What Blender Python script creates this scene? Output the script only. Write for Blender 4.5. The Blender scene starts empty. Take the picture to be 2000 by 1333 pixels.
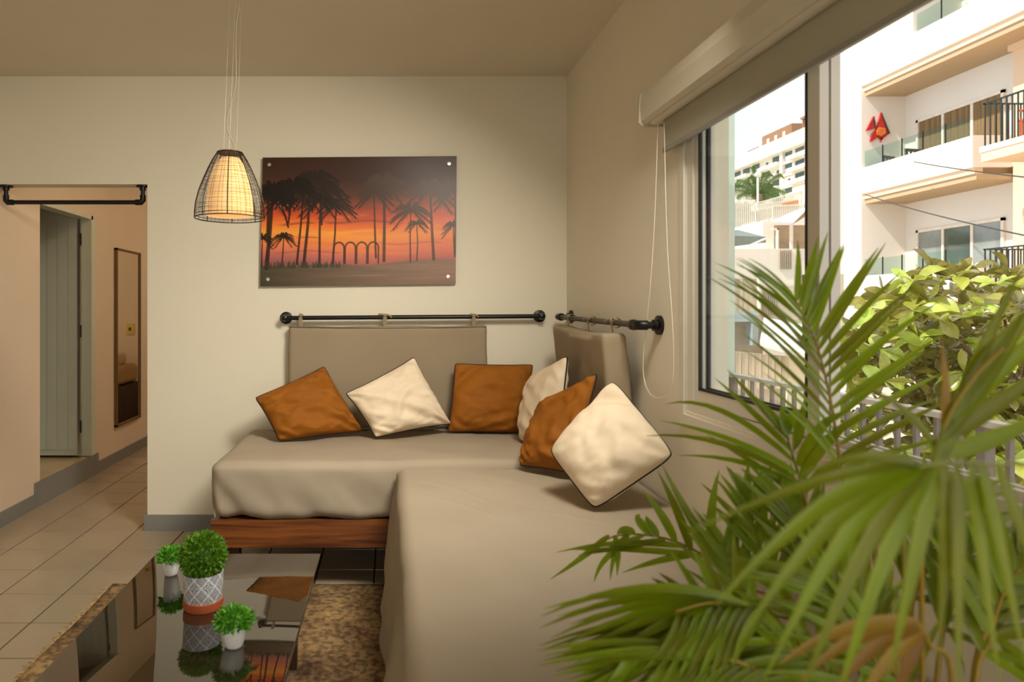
import bpy, math, random
import numpy as np
from mathutils import Vector, Matrix, Quaternion, noise

random.seed(7)
PI = math.pi
SC = bpy.context.scene
COL = SC.collection

# ------------------------------------------------------------------ camera
F = 1310.0            # focal length in pixels of a 2000 px wide frame
VX, VY = 760.0, 605.0  # vanishing point of the depth lines
H = 1.377             # eye height
cam_d = bpy.data.cameras.new('camera')
cam = bpy.data.objects.new('camera', cam_d)
COL.objects.link(cam)
cam_d.sensor_width = 36.0
cam_d.lens = 36.0 * F / 2000.0
cam_d.shift_x = (1000.0 - VX) / 2000.0
cam_d.shift_y = -(666.5 - VY) / 2000.0
cam_d.clip_end = 800
cam_d.clip_start = 0.05
cam.location = (0, 0, H)
cam.rotation_euler = (PI / 2, 0, 0)
cam_d.dof.use_dof = True
cam_d.dof.focus_distance = 4.2
cam_d.dof.aperture_fstop = 3.4
SC.camera = cam

# ------------------------------------------------------------------ world, sun, added fill lights
w = bpy.data.worlds.new('world')
SC.world = w
w.use_nodes = True
wn = w.node_tree.nodes
wn['Background'].inputs[0].default_value = (0.96, 0.98, 1.0, 1)
wn['Background'].inputs[1].default_value = 1.25

sd = bpy.data.lights.new('sun', 'SUN')
sd.energy = 5.5
sd.angle = 0.02
sd.color = (1.0, 0.95, 0.88)
sun = bpy.data.objects.new('sun', sd)
COL.objects.link(sun)
sun.rotation_euler = Vector((0.63, 0.12, -0.75)).to_track_quat('-Z', 'Y').to_euler()

def area(name, loc, direction, sx, sy, watts, col):
    d = bpy.data.lights.new(name, 'AREA')
    d.shape = 'RECTANGLE'
    d.size = sx
    d.size_y = sy
    d.energy = watts
    d.color = col
    o = bpy.data.objects.new(name, d)
    COL.objects.link(o)
    o.location = loc
    o.rotation_euler = Vector(direction).to_track_quat('-Z', 'Z').to_euler()
    return o

# added fill lights standing for daylight at unseen doors beside and behind the camera
area('fill_balcony_door', (1.22, -1.1, 1.15), (-1, 0.1, 0), 1.8, 2.0, 9, (1.0, 0.94, 0.81))
area('fill_rear_doors', (0.05, -2.93, 1.15), (0, 1, 0.0), 1.6, 2.0, 15, (1.0, 0.94, 0.81))
# added fill light above the daybeds, out of view, with a made-up housing
FILL_LOC = Vector((0.56, 1.75, 2.56))
area('added_fill_light', FILL_LOC, (-0.48, 0.66, -0.74), 0.8, 0.36, 35, (1.0, 0.925, 0.78)).data.spread = math.radians(106)

SC.view_settings.view_transform = 'Standard'
SC.view_settings.look = 'None'
SC.view_settings.exposure = 0.0
SC.view_settings.gamma = 1.0
SC.view_settings.use_curve_mapping = False
SC.cycles.use_denoising = True
SC.cycles.max_bounces = 10
SC.cycles.diffuse_bounces = 6
SC.cycles.transparent_max_bounces = 12
SC.cycles.sample_clamp_indirect = 6.0

# ------------------------------------------------------------------ helpers
def P(px, py, Y):
    """photo pixel + distance along the room axis -> world point"""
    return Vector(((px - VX) * Y / F, Y, H - (py - VY) * Y / F))

def PX(px, py, X):
    """photo pixel + known X plane -> world point"""
    return P(px, py, X * F / (px - VX))

def lin(r, g, b):
    def f(c):
        c /= 255.0
        return c / 12.92 if c <= 0.04045 else ((c + 0.055) / 1.055) ** 2.4
    return (f(r), f(g), f(b), 1.0)

MATS = {}
def mat(name, rgb, rough=0.6, var=0.08, scale=6.0, bump=0.0, bscale=60.0, metal=0.0, spec=0.5,
        stretch=None, coat=0.0, rand=0.0, trans=0.0, linear=False):
    if name in MATS:
        return MATS[name]
    m = bpy.data.materials.new(name)
    m.use_nodes = True
    n, l = m.node_tree.nodes, m.node_tree.links
    b = n['Principled BSDF']
    c = rgb if linear else lin(*rgb)
    tc = n.new('ShaderNodeTexCoord')
    mp = n.new('ShaderNodeMapping')
    l.new(tc.outputs['Object'], mp.inputs[0])
    if stretch:
        mp.inputs['Scale'].default_value = stretch
    nz = n.new('ShaderNodeTexNoise')
    nz.inputs['Scale'].default_value = scale
    nz.inputs['Detail'].default_value = 5
    l.new(mp.outputs[0], nz.inputs['Vector'])
    r = n.new('ShaderNodeValToRGB')
    r.color_ramp.elements[0].position = 0.3
    r.color_ramp.elements[1].position = 0.7
    r.color_ramp.elements[0].color = tuple(max(0, x * (1 - var)) for x in c[:3]) + (1,)
    r.color_ramp.elements[1].color = tuple(min(1, x * (1 + var)) for x in c[:3]) + (1,)
    l.new(nz.outputs['Fac'], r.inputs[0])
    out = r.outputs[0]
    if rand:
        oi = n.new('ShaderNodeObjectInfo')
        hs = n.new('ShaderNodeHueSaturation')
        mr = n.new('ShaderNodeMapRange')
        mr.inputs[3].default_value = 1 - rand
        mr.inputs[4].default_value = 1 + rand
        l.new(oi.outputs['Random'], mr.inputs[0])
        l.new(mr.outputs[0], hs.inputs['Value'])
        mh = n.new('ShaderNodeMapRange')
        mh.inputs[3].default_value = 0.5 - rand * 0.09
        mh.inputs[4].default_value = 0.5 + rand * 0.05
        l.new(oi.outputs['Random'], mh.inputs[0])
        l.new(mh.outputs[0], hs.inputs['Hue'])
        l.new(out, hs.inputs['Color'])
        out = hs.outputs[0]
    l.new(out, b.inputs['Base Color'])
    b.inputs['Roughness'].default_value = rough
    b.inputs['Metallic'].default_value = metal
    b.inputs['Specular IOR Level'].default_value = spec
    b.inputs['Coat Weight'].default_value = coat
    if bump:
        nb = n.new('ShaderNodeTexNoise')
        nb.inputs['Scale'].default_value = bscale
        nb.inputs['Detail'].default_value = 3
        l.new(mp.outputs[0], nb.inputs['Vector'])
        bp = n.new('ShaderNodeBump')
        bp.inputs['Strength'].default_value = bump
        bp.inputs['Distance'].default_value = 0.01
        l.new(nb.outputs['Fac'], bp.inputs['Height'])
        l.new(bp.outputs[0], b.inputs['Normal'])
    if trans:
        t = n.new('ShaderNodeBsdfTranslucent')
        l.new(out, t.inputs['Color'])
        mx = n.new('ShaderNodeMixShader')
        mx.inputs[0].default_value = trans
        l.new(b.outputs[0], mx.inputs[1])
        l.new(t.outputs[0], mx.inputs[2])
        l.new(mx.outputs[0], n['Material Output'].inputs[0])
    MATS[name] = m
    return m

def glass_mat(name, tint, refl=0.08, rough=0.0):
    m = bpy.data.materials.new(name)
    m.use_nodes = True
    n, l = m.node_tree.nodes, m.node_tree.links
    n.remove(n['Principled BSDF'])
    t = n.new('ShaderNodeBsdfTransparent')
    t.inputs[0].default_value = tint
    g = n.new('ShaderNodeBsdfGlossy')
    g.inputs['Roughness'].default_value = rough
    fr = n.new('ShaderNodeLayerWeight')
    fr.inputs[0].default_value = 0.5
    pw = n.new('ShaderNodeMath')
    pw.operation = 'POWER'
    pw.inputs[1].default_value = 4.0
    l.new(fr.outputs['Facing'], pw.inputs[0])
    mr = n.new('ShaderNodeMapRange')
    mr.inputs[3].default_value = 0.015
    mr.inputs[4].default_value = 0.35
    l.new(pw.outputs[0], mr.inputs[0])
    mx = n.new('ShaderNodeMixShader')
    l.new(mr.outputs[0], mx.inputs[0])
    l.new(t.outputs[0], mx.inputs[1])
    l.new(g.outputs[0], mx.inputs[2])
    l.new(mx.outputs[0], n['Material Output'].inputs[0])
    return m

class MB:
    """collects shapes in world space; build() links them as one mesh object"""
    def __init__(self):
        self.v = []
        self.f = []

    def add(self, vs, fs):
        o = len(self.v)
        self.v += [Vector(x) for x in vs]
        self.f += [tuple(i + o for i in f) for f in fs]
        return self

    def box(self, a, b):
        x0, y0, z0 = a
        x1, y1, z1 = b
        vs = [(x0, y0, z0), (x1, y0, z0), (x1, y1, z0), (x0, y1, z0), (x0, y0, z1), (x1, y0, z1), (x1, y1, z1), (x0, y1, z1)]
        return self.add(vs, [(3, 2, 1, 0), (4, 5, 6, 7), (0, 1, 5, 4), (1, 2, 6, 5), (2, 3, 7, 6), (3, 0, 4, 7)])

    def prism(self, pts, off):
        """polygon of 3d points extruded by vector off"""
        n = len(pts)
        off = Vector(off)
        vs = [Vector(p) for p in pts] + [Vector(p) + off for p in pts]
        fs = [tuple(range(n - 1, -1, -1)), tuple(range(n, 2 * n))]
        for i in range(n):
            j = (i + 1) % n
            fs.append((i, j, n + j, n + i))
        return self.add(vs, fs)

    def tube(self, pts, r, n=8, closed=False, caps=True):
        pts = [Vector(p) for p in pts]
        m = len(pts)
        rs = r if isinstance(r, (list, tuple)) else [r] * m
        vs = []
        prev = None
        for i in range(m):
            if closed:
                t = pts[(i + 1) % m] - pts[i - 1]
            else:
                t = pts[min(i + 1, m - 1)] - pts[max(i - 1, 0)]
            if t.length < 1e-9:
                t = Vector((0, 0, 1))
            t.normalize()
            if prev is None:
                a = Vector((0, 0, 1)) if abs(t.z) < 0.9 else Vector((1, 0, 0))
                u = t.cross(a).normalized()
            else:
                u = prev - t * prev.dot(t)
                if u.length < 1e-6:
                    u = t.orthogonal()
                u.normalize()
            prev = u
            w_ = t.cross(u)
            for k in range(n):
                an = 2 * PI * k / n
                vs.append(pts[i] + (u * math.cos(an) + w_ * math.sin(an)) * rs[i])
        fs = []
        for i in range(m if closed else m - 1):
            a = i * n
            b = ((i + 1) % m) * n
            for k in range(n):
                k2 = (k + 1) % n
                fs.append((a + k, a + k2, b + k2, b + k))
        if caps and not closed:
            fs.append(tuple(range(n - 1, -1, -1)))
            fs.append(tuple((m - 1) * n + k for k in range(n)))
        return self.add(vs, fs)

    def lathe(self, prof, c, n=24, axis='Z', cap=True):
        c = Vector(c)
        vs = []
        for (r, z) in prof:
            for k in range(n):
                a = 2 * PI * k / n
                if axis == 'Z':
                    vs.append(c + Vector((r * math.cos(a), r * math.sin(a), z)))
                elif axis == 'Y':
                    vs.append(c + Vector((r * math.cos(a), z, r * math.sin(a))))
                else:
                    vs.append(c + Vector((z, r * math.cos(a), r * math.sin(a))))
        fs = []
        for i in range(len(prof) - 1):
            for k in range(n):
                k2 = (k + 1) % n
                fs.append((i * n + k, i * n + k2, (i + 1) * n + k2, (i + 1) * n + k))
        if cap:
            fs.append(tuple(range(n - 1, -1, -1)))
            fs.append(tuple((len(prof) - 1) * n + k for k in range(n)))
        return self.add(vs, fs)

    def grid(self, fn, nu, nv):
        vs = [fn(i / nu, j / nv) for i in range(nu + 1) for j in range(nv + 1)]
        fs = []
        for i in range(nu):
            for j in range(nv):
                a = i * (nv + 1) + j
                fs.append((a, a + 1, a + nv + 2, a + nv + 1))
        return self.add(vs, fs)

    def rbox(self, a, b, r, m=6, disp=None, e=4):
        """rounded box with shared vertices; disp(p, n) -> new point"""
        a, b = Vector(a), Vector(b)
        c = (a + b) / 2
        hh = (b - a) / 2
        def axis(h, cnt):
            s = [-h + r * (1 - math.cos(i / e * PI / 2)) * 0 + r * (i / e) for i in range(e)]
            mid = [-(h - r) + 2 * (h - r) * i / cnt for i in range(cnt + 1)]
            return s + mid + [-x for x in reversed(s)]
        mm = m if isinstance(m, (tuple, list)) else (m, m, m)
        A = [axis(hh[i], mm[i]) for i in range(3)]
        key = {}
        vs = []
        fs = []
        def vid(i, j, k):
            q = (i, j, k)
            if q in key:
                return key[q]
            p = Vector((A[0][i], A[1][j], A[2][k]))
            inn = Vector([max(-(hh[t] - r), min(hh[t] - r, p[t])) for t in range(3)])
            d = p - inn
            # spread angles evenly
            nrm = d.normalized() if d.length > 1e-9 else Vector((0, 0, 1))
            p = c + inn + nrm * r
            if disp:
                p = disp(p, nrm)
            key[q] = len(vs)
            vs.append(p)
            return key[q]
        N = [len(x) - 1 for x in A]
        for ax in range(3):
            o1, o2 = [(1, 2), (2, 0), (0, 1)][ax]
            for side in (0, N[ax]):
                for i in range(N[o1]):
                    for j in range(N[o2]):
                        idx = []
                        for (di, dj) in ((0, 0), (1, 0), (1, 1), (0, 1)):
                            t = [0, 0, 0]
                            t[ax] = side
                            t[o1] = i + di
                            t[o2] = j + dj
                            idx.append(vid(*t))
                        fs.append(tuple(idx) if side else tuple(reversed(idx)))
        return self.add(vs, fs)

    def build(self, name, m, parent=None, smooth=False, kind=None, label=None):
        lo = Vector([min(v[i] for v in self.v) for i in range(3)])
        hi = Vector([max(v[i] for v in self.v) for i in range(3)])
        c = Vector(((lo.x + hi.x) / 2, (lo.y + hi.y) / 2, lo.z))
        me = bpy.data.meshes.new(name)
        me.from_pydata([v - c for v in self.v], [], self.f)
        me.materials.append(m)
        if smooth:
            me.polygons.foreach_set('use_smooth', [True] * len(me.polygons))
            if smooth != True:
                try:
                    me.set_sharp_from_angle(angle=math.radians(smooth))
                except Exception:
                    pass
        me.update()
        o = bpy.data.objects.new(name, me)
        COL.objects.link(o)
        o.location = c
        setpar(o, parent)
        if kind:
            o['kind'] = kind
        if label:
            o['label'] = label
        return o

def worldloc(o):
    return Vector(o['_w']) if '_w' in o else Vector(o.location)

WL = {}
def setpar(o, parent, wl=None):
    WL[o] = Vector(wl if wl is not None else o.location)
    if parent is not None:
        o.parent = parent
        o.matrix_parent_inverse = Matrix.Translation(-WL[parent])

def thing(name, loc, label, cat, group=None):
    o = bpy.data.objects.new(name, None)
    COL.objects.link(o)
    o.location = loc
    o.empty_display_size = 0.1
    WL[o] = Vector(loc)
    tag(o, label, cat, group)
    return o

def tag(o, label, cat, group=None):
    o['label'] = label
    o['category'] = cat
    if group:
        o['group'] = group
    return o

def struct(o):
    o['kind'] = 'structure'
    return o

def place(name, me, mtx, parent=None):
    """an object sharing mesh data at a world matrix"""
    o = bpy.data.objects.new(name, me)
    COL.objects.link(o)
    o.matrix_basis = mtx
    setpar(o, parent, mtx.translation)
    return o

def bez(p0, p1, p2, t):
    return p0 * ((1 - t) ** 2) + p1 * (2 * t * (1 - t)) + p2 * (t * t)

def spline(pts, n):
    """Catmull-Rom through pts, n samples"""
    pts = [Vector(p) for p in pts]
    q = [pts[0] * 2 - pts[1]] + pts + [pts[-1] * 2 - pts[-2]]
    out = []
    m = len(pts) - 1
    for s in range(n + 1):
        x = s / n * m
        i = min(int(x), m - 1)
        t = x - i
        a, b, c, d = q[i], q[i + 1], q[i + 2], q[i + 3]
        out.append(0.5 * ((2 * b) + (c - a) * t + (2 * a - 5 * b + 4 * c - d) * t * t + (3 * b - a - 3 * c + d) * t ** 3))
    return out

def fbm(p, s, o=3):
    return noise.fractal(Vector(p) * s, 1.0, 2.0, o)

# ------------------------------------------------------------------ materials
M_wall = mat('warm_white_plaster', (226, 219, 200), 0.85, 0.02, 1.5, 0.08, 18)
M_ceil = mat('ceiling_paint', (214, 205, 186), 0.9, 0.02, 2)
M_hall = mat('hall_plaster', (222, 205, 182), 0.85, 0.03, 1.5, 0.08, 18)
M_base = mat('grey_skirting_paint', (130, 129, 125), 0.55, 0.05, 4)
M_tile = mat('beige_ceramic', (166, 151, 129), 0.22, 0.05, 5, rand=0.05)
M_grout = mat('grout', (58, 48, 38), 0.9, 0.1, 10)
M_black = mat('black_pipe', (20, 18, 17), 0.38, 0.1, 8, metal=0.3)
M_white = mat('white_gloss_paint', (222, 222, 212), 0.45, 0.02, 4)
M_door = mat('pale_green_white_paint', (205, 210, 192), 0.5, 0.03, 4)
M_alu = mat('window_frame_paint', (214, 208, 196), 0.4, 0.02, 5)
M_gasket = mat('black_gasket', (22, 24, 24), 0.6)
M_fab = mat('taupe_cotton', (164, 151, 132), 0.9, 0.04, 3, 0.08, 420, spec=0.15)
M_fabh = mat('taupe_cotton_headboard', (150, 135, 112), 0.9, 0.04, 3, 0.08, 420, spec=0.15)
M_orange = mat('ochre_velvet', (142, 84, 16), 0.75, 0.10, 5, 0.1, 200, spec=0.25)
M_cream = mat('cream_cotton', (226, 208, 182), 0.9, 0.03, 5, 0.15, 260, spec=0.15)
M_pipe_trim = mat('black_piping', (28, 22, 18), 0.7)
M_steel = mat('brushed_steel', (200, 196, 188), 0.3, 0.05, 20, metal=0.9)
M_bwall = mat('bright_white_render', (236, 228, 216), 0.9, 0.03, 0.6)
M_bbeige = mat('beige_render', (226, 200, 168), 0.9, 0.03, 0.6)
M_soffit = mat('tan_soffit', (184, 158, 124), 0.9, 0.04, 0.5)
M_glass = glass_mat('clear_glass', (0.985, 0.995, 0.99, 1))
M_iron = mat('dark_iron', (34, 44, 42), 0.5)
M_conc = mat('weathered_concrete', (176, 166, 150), 0.95, 0.25, 1.2, 0.3, 8)

# wood with grain along X
def wood(name, c1, c2, axis=0):
    m = bpy.data.materials.new(name)
    m.use_nodes = True
    n, l = m.node_tree.nodes, m.node_tree.links
    b = n['Principled BSDF']
    tc = n.new('ShaderNodeTexCoord')
    mp = n.new('ShaderNodeMapping')
    s = [26, 26, 26]
    s[axis] = 1.6
    mp.inputs['Scale'].default_value = s
    nz = n.new('ShaderNodeTexNoise')
    nz.inputs['Scale'].default_value = 1.6
    nz.inputs['Detail'].default_value = 6
    nz.inputs['Distortion'].default_value = 0.6
    r = n.new('ShaderNodeValToRGB')
    r.color_ramp.elements[0].position = 0.32
    r.color_ramp.elements[1].position = 0.68
    r.color_ramp.elements[0].color = lin(*c1)
    r.color_ramp.elements[1].color = lin(*c2)
    l.new(tc.outputs['Object'], mp.inputs[0])
    l.new(mp.outputs[0], nz.inputs['Vector'])
    l.new(nz.outputs['Fac'], r.inputs[0])
    l.new(r.outputs[0], b.inputs['Base Color'])
    b.inputs['Roughness'].default_value = 0.42
    return m
M_wood = wood('red_brown_wood', (74, 36, 14), (138, 80, 36))
M_woody = wood('red_brown_wood_lengthwise', (74, 36, 14), (132, 76, 34), 1)
M_dwood = wood('dark_wood', (34, 18, 10), (66, 36, 20), 2)

# ================================================================== ROOM
XW, YB, XL, ZC = 1.106, 4.176, -2.46, 2.83
YE = 8.5

b = MB().box((-4.7, -3.2, -0.25), (XW + 0.17, YE + 0.2, -0.004))
floor = struct(b.build('floor', M_grout))
# tiles, one by one over the part of the floor in view
T = 0.3
tx0, ty0 = -1.577, 4.147
tmb = MB()
g = 0.0034
tmb.add([(g, g, 0), (T - g, g, 0), (T - g, T - g, 0), (g, T - g, 0),
         (g + .002, g + .002, .006), (T - g - .002, g + .002, .006), (T - g - .002, T - g - .002, .006), (g + .002, T - g - .002, .006)],
        [(4, 5, 6, 7), (0, 1, 5, 4), (1, 2, 6, 5), (2, 3, 7, 6), (3, 0, 4, 7)])
tme = bpy.data.meshes.new('tile')
tme.from_pydata(tmb.v, [], tmb.f)
tme.materials.append(M_tile)
nt = 0
for j in range(-8, 10):
    y = ty0 + j * T
    for i in range(-3, 9):
        x = tx0 + i * T
        if x + T < XL - 0.02 or x > XW:
            continue
        if y > 4.3 and x > -1.2:
            continue
        place('tile', tme, Matrix.Translation((x, y, -0.006)), floor)
        nt += 1
# the rest of the floor takes one flat sheet of the same ceramic
b = MB().box((XL, -3.1, -0.006), (XW, ty0 - 8 * T, 0.0))
b.box((-1.27, 4.3, -0.006), (XW, YE, 0.0)).box((XL, 7.15, -0.006), (-1.27, YE, 0.0))
b.build('tile_field', M_tile, floor, kind='stuff')

# back wall with the passage opening
XO, ZO = -1.505, 2.158
b = MB().box((XO, YB, 0), (XW + 0.16, YB + 0.12, ZC)).box((XL - 0.1, YB, ZO), (XO, YB + 0.12, ZC))
struct(b.build('wall_back', M_wall))
# left wall, runs on into the passage, door opening in it
DY0, DY1, DZ0, DZ1 = 4.725, 5.556, 0.17, 2.15
b = MB().box((XL - 0.12, -3.1, 0), (XL, YB + 0.02, ZC))
struct(b.build('wall_left', M_wall))
b = MB().box((XL - 0.12, YB + 0.02, 0), (XL, DY0, ZC)).box((XL - 0.12, DY0, DZ1), (XL, DY1, ZC))
b.box((XL - 0.12, DY1, 0), (XL, YE, ZC)).box((XL - 0.12, DY0, 0), (XL, DY1, DZ0 - 0.01))
struct(b.build('wall_passage', M_hall))
b = MB().box((XL - 0.12, YE, 0), (XW + 0.16, YE + 0.12, ZC))
struct(b.build('wall_bedroom_end', M_hall))
# side room behind the little door
b = MB().box((-4.6, 3.6, 0), (-4.5, 7.2, ZC)).box((-4.6, 3.6, 0), (XL - 0.12, 3.7, ZC)).box((-4.6, 7.1, 0), (XL - 0.12, 7.2, ZC))
struct(b.build('wall_side_room', M_hall))
b = MB().box((-4.5, 3.7, 0.0), (XL - 0.12, 7.1, DZ0 - 0.012))
struct(b.build('floor_side_room', mat('side_room_tile', (196, 178, 142), 0.4, 0.05, 4)))
# right wall with the window and the balcony door beside the camera
WY0, WY1, WZ0, WZ1 = 0.62, 2.50, 1.0, 2.22
BY0, BY1, BZ1 = -2.1, 0.4, 2.25
XR = XW + 0.16
b = MB()
b.box((XW, WY1, 0), (XR, YE, ZC)).box((XW, WY0, 0), (XR, WY1, WZ0)).box((XW, WY0, WZ1), (XR, WY1, ZC))
b.box((XW, BY1, 0), (XR, WY0, ZC)).box((XW, BY0, BZ1), (XR, BY1, ZC)).box((XW, -3.1, 0), (XR, BY0, ZC))
struct(b.build('wall_right', M_wall))
# rear wall with glazed doors
b = MB().box((XL - 0.1, -3.1, 0), (-1.5, -2.98, ZC)).box((0.9, -3.1, 0), (XW, -2.98, ZC)).box((-1.5, -3.1, 2.2), (0.9, -2.98, ZC))
struct(b.build('wall_rear', M_wall))
b = MB().box((-4.7, -3.2, ZC), (XR, YE + 0.2, ZC + 0.15))
struct(b.build('ceiling', M_ceil))

# skirtings
b = MB().box((XO - 0.015, YB - 0.015, 0), (XW, YB, 0.10)).box((XO - 0.015, YB, 0), (XO, YB + 0.135, 0.10))
struct(b.build('baseboard_back', M_base))
b = MB().box((XL, -2.9, 0), (XL + 0.014, DY0 - 0.08, 0.095)).box((XL, DY0 - 0.08, 0), (XL + 0.016, DY1 + 0.09, 0.172))
b.box((XL, DY1 + 0.09, 0), (XL + 0.014, YE, 0.095))
struct(b.build('baseboard_left', M_base))
b = MB().box((XL - 0.13, DY0, DZ0 - 0.02), (XL + 0.001, DY1, DZ0 - 0.006))
struct(b.build('trim_1', mat('threshold_tile', (190, 170, 130), 0.4, 0.08, 8)))
b = MB().box((XW - 0.014, 3.25, 0), (XW, YB - 0.015, 0.10)).box((XW - 0.014, BY1, 0), (XW, 3.25, 0.10))
struct(b.build('baseboard_right', M_base))

# door of the side room, opened square into it
door = thing('door_1', (XL - 0.5, 5.5, DZ0), 'white plank door standing open behind the passage doorway', 'door')
door['kind'] = 'structure'
del door['category']
dx0, dx1 = XL - 0.075, XL - 0.075 - 0.80
MB().box((dx1, 5.492, DZ0 + 0.012), (dx0, 5.52, DZ1 + 0.05)).build('door_leaf', M_door, door)
for k in range(9):
    xa = dx0 - 0.008 - k * 0.088
    MB().box((xa - 0.080, 5.484, DZ0 + 0.06), (xa, 5.493, DZ1 - 0.05)).build('plank', M_door, door)
MB().box((dx0 - 0.012, 5.480, DZ0 + 0.02), (dx0 + 0.012, 5.492, DZ1 - 0.02)).build('edge_strip', M_steel, door)
for zz in (0.42, 1.2, 1.95):
    MB().tube([(dx0 + 0.014, 5.482, zz - 0.05), (dx0 + 0.014, 5.482, zz + 0.05)], 0.007).build('hinge', M_black, door)
# door casing
b = MB().box((XL - 0.1, DY1 - 0.03, DZ0), (XL + 0.008, DY1 + 0.0, DZ1)).box((XL - 0.1, DY0, DZ1 - 0.03), (XL + 0.008, DY1, DZ1))
b.box((XL, DY1, DZ0), (XL + 0.008, DY1 + 0.05, DZ1 + 0.0))
struct(b.build('trim_2', M_door))

# passage pipe rail, under the lintel
def elbow(p, r):
    m_ = MB()
    n = 10
    vs = []
    m_.lathe([(0, -r * 1.5), (r * 1.1, -r * 1.3), (r * 1.5, 0), (r * 1.1, r * 1.3), (0, r * 1.5)], p, 14, cap=False)
    return m_

pr = thing('pipe_rail', (-1.97, YB + 0.05, ZO), 'black iron pipe rail under the passage lintel', 'rail')
ypr = YB + 0.05
xa, xb = P(12, 0, ypr).x, P(279, 0, ypr).x
zr = 2.053
MB().tube([(xa, ypr, zr), (xb, ypr, zr)], 0.0135, 14).build('bar', M_black, pr, 40)
for xx in (xa, xb):
    MB().tube([(xx, ypr, zr), (xx, ypr, ZO - 0.004)], 0.0135, 14).build('drop_pipe', M_black, pr, 40)
    e_ = MB().tube([(xx, ypr, zr + 0.045), (xx, ypr, zr + 0.012), (xx + (0.01 if xx == xa else -0.01), ypr, zr), (xx + (0.045 if xx == xa else -0.045), ypr, zr)], 0.0185, 14)
    e_.build('elbow', M_black, pr, 40)
    MB().lathe([(0.02, -0.03), (0.02, -0.012), (0.04, -0.01), (0.04, 0)], (xx, ypr, ZO), 20).build('flange', M_black, pr, 40)

# mirror on the passage wall
mir = thing('wall_mirror', (XL + 0.01, 6.29, 0.32), 'tall narrow mirror with thin brown frame on the passage wall', 'mirror')
my0, my1, mz0, mz1 = 6.0, 6.577, 0.322, 1.93
b = MB()
fw = 0.018
b.box((XL + 0.001, my0, mz0), (XL + 0.028, my0 + fw, mz1)).box((XL + 0.001, my1 - fw, mz0), (XL + 0.028, my1, mz1))
b.box((XL + 0.001, my0, mz0), (XL + 0.028, my1, mz0 + fw)).box((XL + 0.001, my0, mz1 - fw), (XL + 0.028, my1, mz1))
b.build('frame', mat('mirror_frame_wood', (110, 84, 46), 0.5), mir)
mm_ = mat('mirror_silver', (235, 235, 230), 0.02, 0.0, metal=1.0)
MB().box((XL + 0.002, my0 + fw, mz0 + fw), (XL + 0.016, my1 - fw, mz1 - fw)).build('mirror_glass', mm_, mir)

# bedroom pieces that show in the mirror
sw = thing('light_switch', (-1.61, YE - 0.012, 1.09), 'yellowed switch plate seen in the passage mirror', 'switch')
MB().box((-1.66, YE - 0.012, 1.06), (-1.56, YE - 0.001, 1.20)).build('plate', mat('yellowed_plastic', (214, 190, 96), 0.5), sw)
MB().box((-1.625, YE - 0.02, 1.11), (-1.595, YE - 0.012, 1.15)).build('rocker', mat('switch_dark', (70, 60, 40), 0.5), sw)
bed = thing('bed', (-1.3, 7.75, 0), 'bed with dark wooden base and beige cover seen in the mirror', 'bed')
MB().box((-1.80, 7.35, 0.0), (-0.2, 8.35, 0.49)).build('base', M_dwood, bed)
MB().rbox((-1.78, 7.36, 0.49), (-0.2, 8.34, 0.72), 0.07, 4).build('mattress', mat('beige_cover', (196, 168, 128), 0.9, 0.05, 4), bed, True)
MB().rbox((-1.70, 7.5, 0.70), (-1.2, 8.2, 0.88), 0.08, 4).build('pillow', mat('pale_pillow', (226, 205, 176), 0.9, 0.05, 4), bed, True)
# passage ceiling lamp
cl = thing('ceiling_lamp', (-1.25, 4.95, ZC - 0.09), 'round passage ceiling lamp hidden behind the back wall', 'lamp')
MB().lathe([(0.13, 0.0), (0.13, 0.03)], (-1.25, 4.95, ZC - 0.03), 24).build('base', M_white, cl)
em = bpy.data.materials.new('warm_lamp_glass')
em.use_nodes = True
pb = em.node_tree.nodes['Principled BSDF']
pb.inputs['Emission Color'].default_value = (1.0, 0.76, 0.52, 1)
pb.inputs['Emission Strength'].default_value = 52
pb.inputs['Base Color'].default_value = (0.9, 0.8, 0.6, 1)
MB().lathe([(0.02, -0.07), (0.08, -0.055), (0.115, -0.02), (0.12, 0.0)], (-1.25, 4.95, ZC - 0.03), 24).build('lamp_glass', em, cl, True)

cl2 = thing('ceiling_lamp', (-0.6, 7.0, ZC - 0.09), 'added round bedroom lamp brightening what the mirror reflects', 'lamp')  # second lamp, added to brighten the bedroom that the mirror reflects
MB().lathe([(0.13, 0.0), (0.13, 0.03)], (-0.6, 7.0, ZC - 0.03), 24).build('base', M_white, cl2)
em2 = em.copy()
em2.name = 'added_lamp_glass'
em2.node_tree.nodes['Principled BSDF'].inputs['Emission Strength'].default_value = 120
MB().lathe([(0.02, -0.07), (0.08, -0.055), (0.115, -0.02), (0.12, 0.0)], (-0.6, 7.0, ZC - 0.03), 24).build('lamp_glass', em2, cl2, True)

# housing made up for the added fill light
wl = thing('fill_lamp', tuple(FILL_LOC + Vector((0, 0, 0.02))), 'added white bar housing for the fill light above the frame', 'lamp')
MB().prism([(FILL_LOC.x - 0.42, FILL_LOC.y - 0.03, FILL_LOC.z + 0.19), (FILL_LOC.x - 0.42, FILL_LOC.y + 0.01, FILL_LOC.z + 0.21), (FILL_LOC.x - 0.42, FILL_LOC.y - 0.13, FILL_LOC.z - 0.17), (FILL_LOC.x - 0.42, FILL_LOC.y - 0.17, FILL_LOC.z - 0.15)], (0.84, 0, 0)).build('housing', M_white, wl)
for sx in (-0.22, 0.22):
    MB().tube([(FILL_LOC.x + sx, FILL_LOC.y, FILL_LOC.z + 0.1), (FILL_LOC.x + sx, FILL_LOC.y, ZC)], 0.006, 8).build('rod', M_steel, wl)

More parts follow.
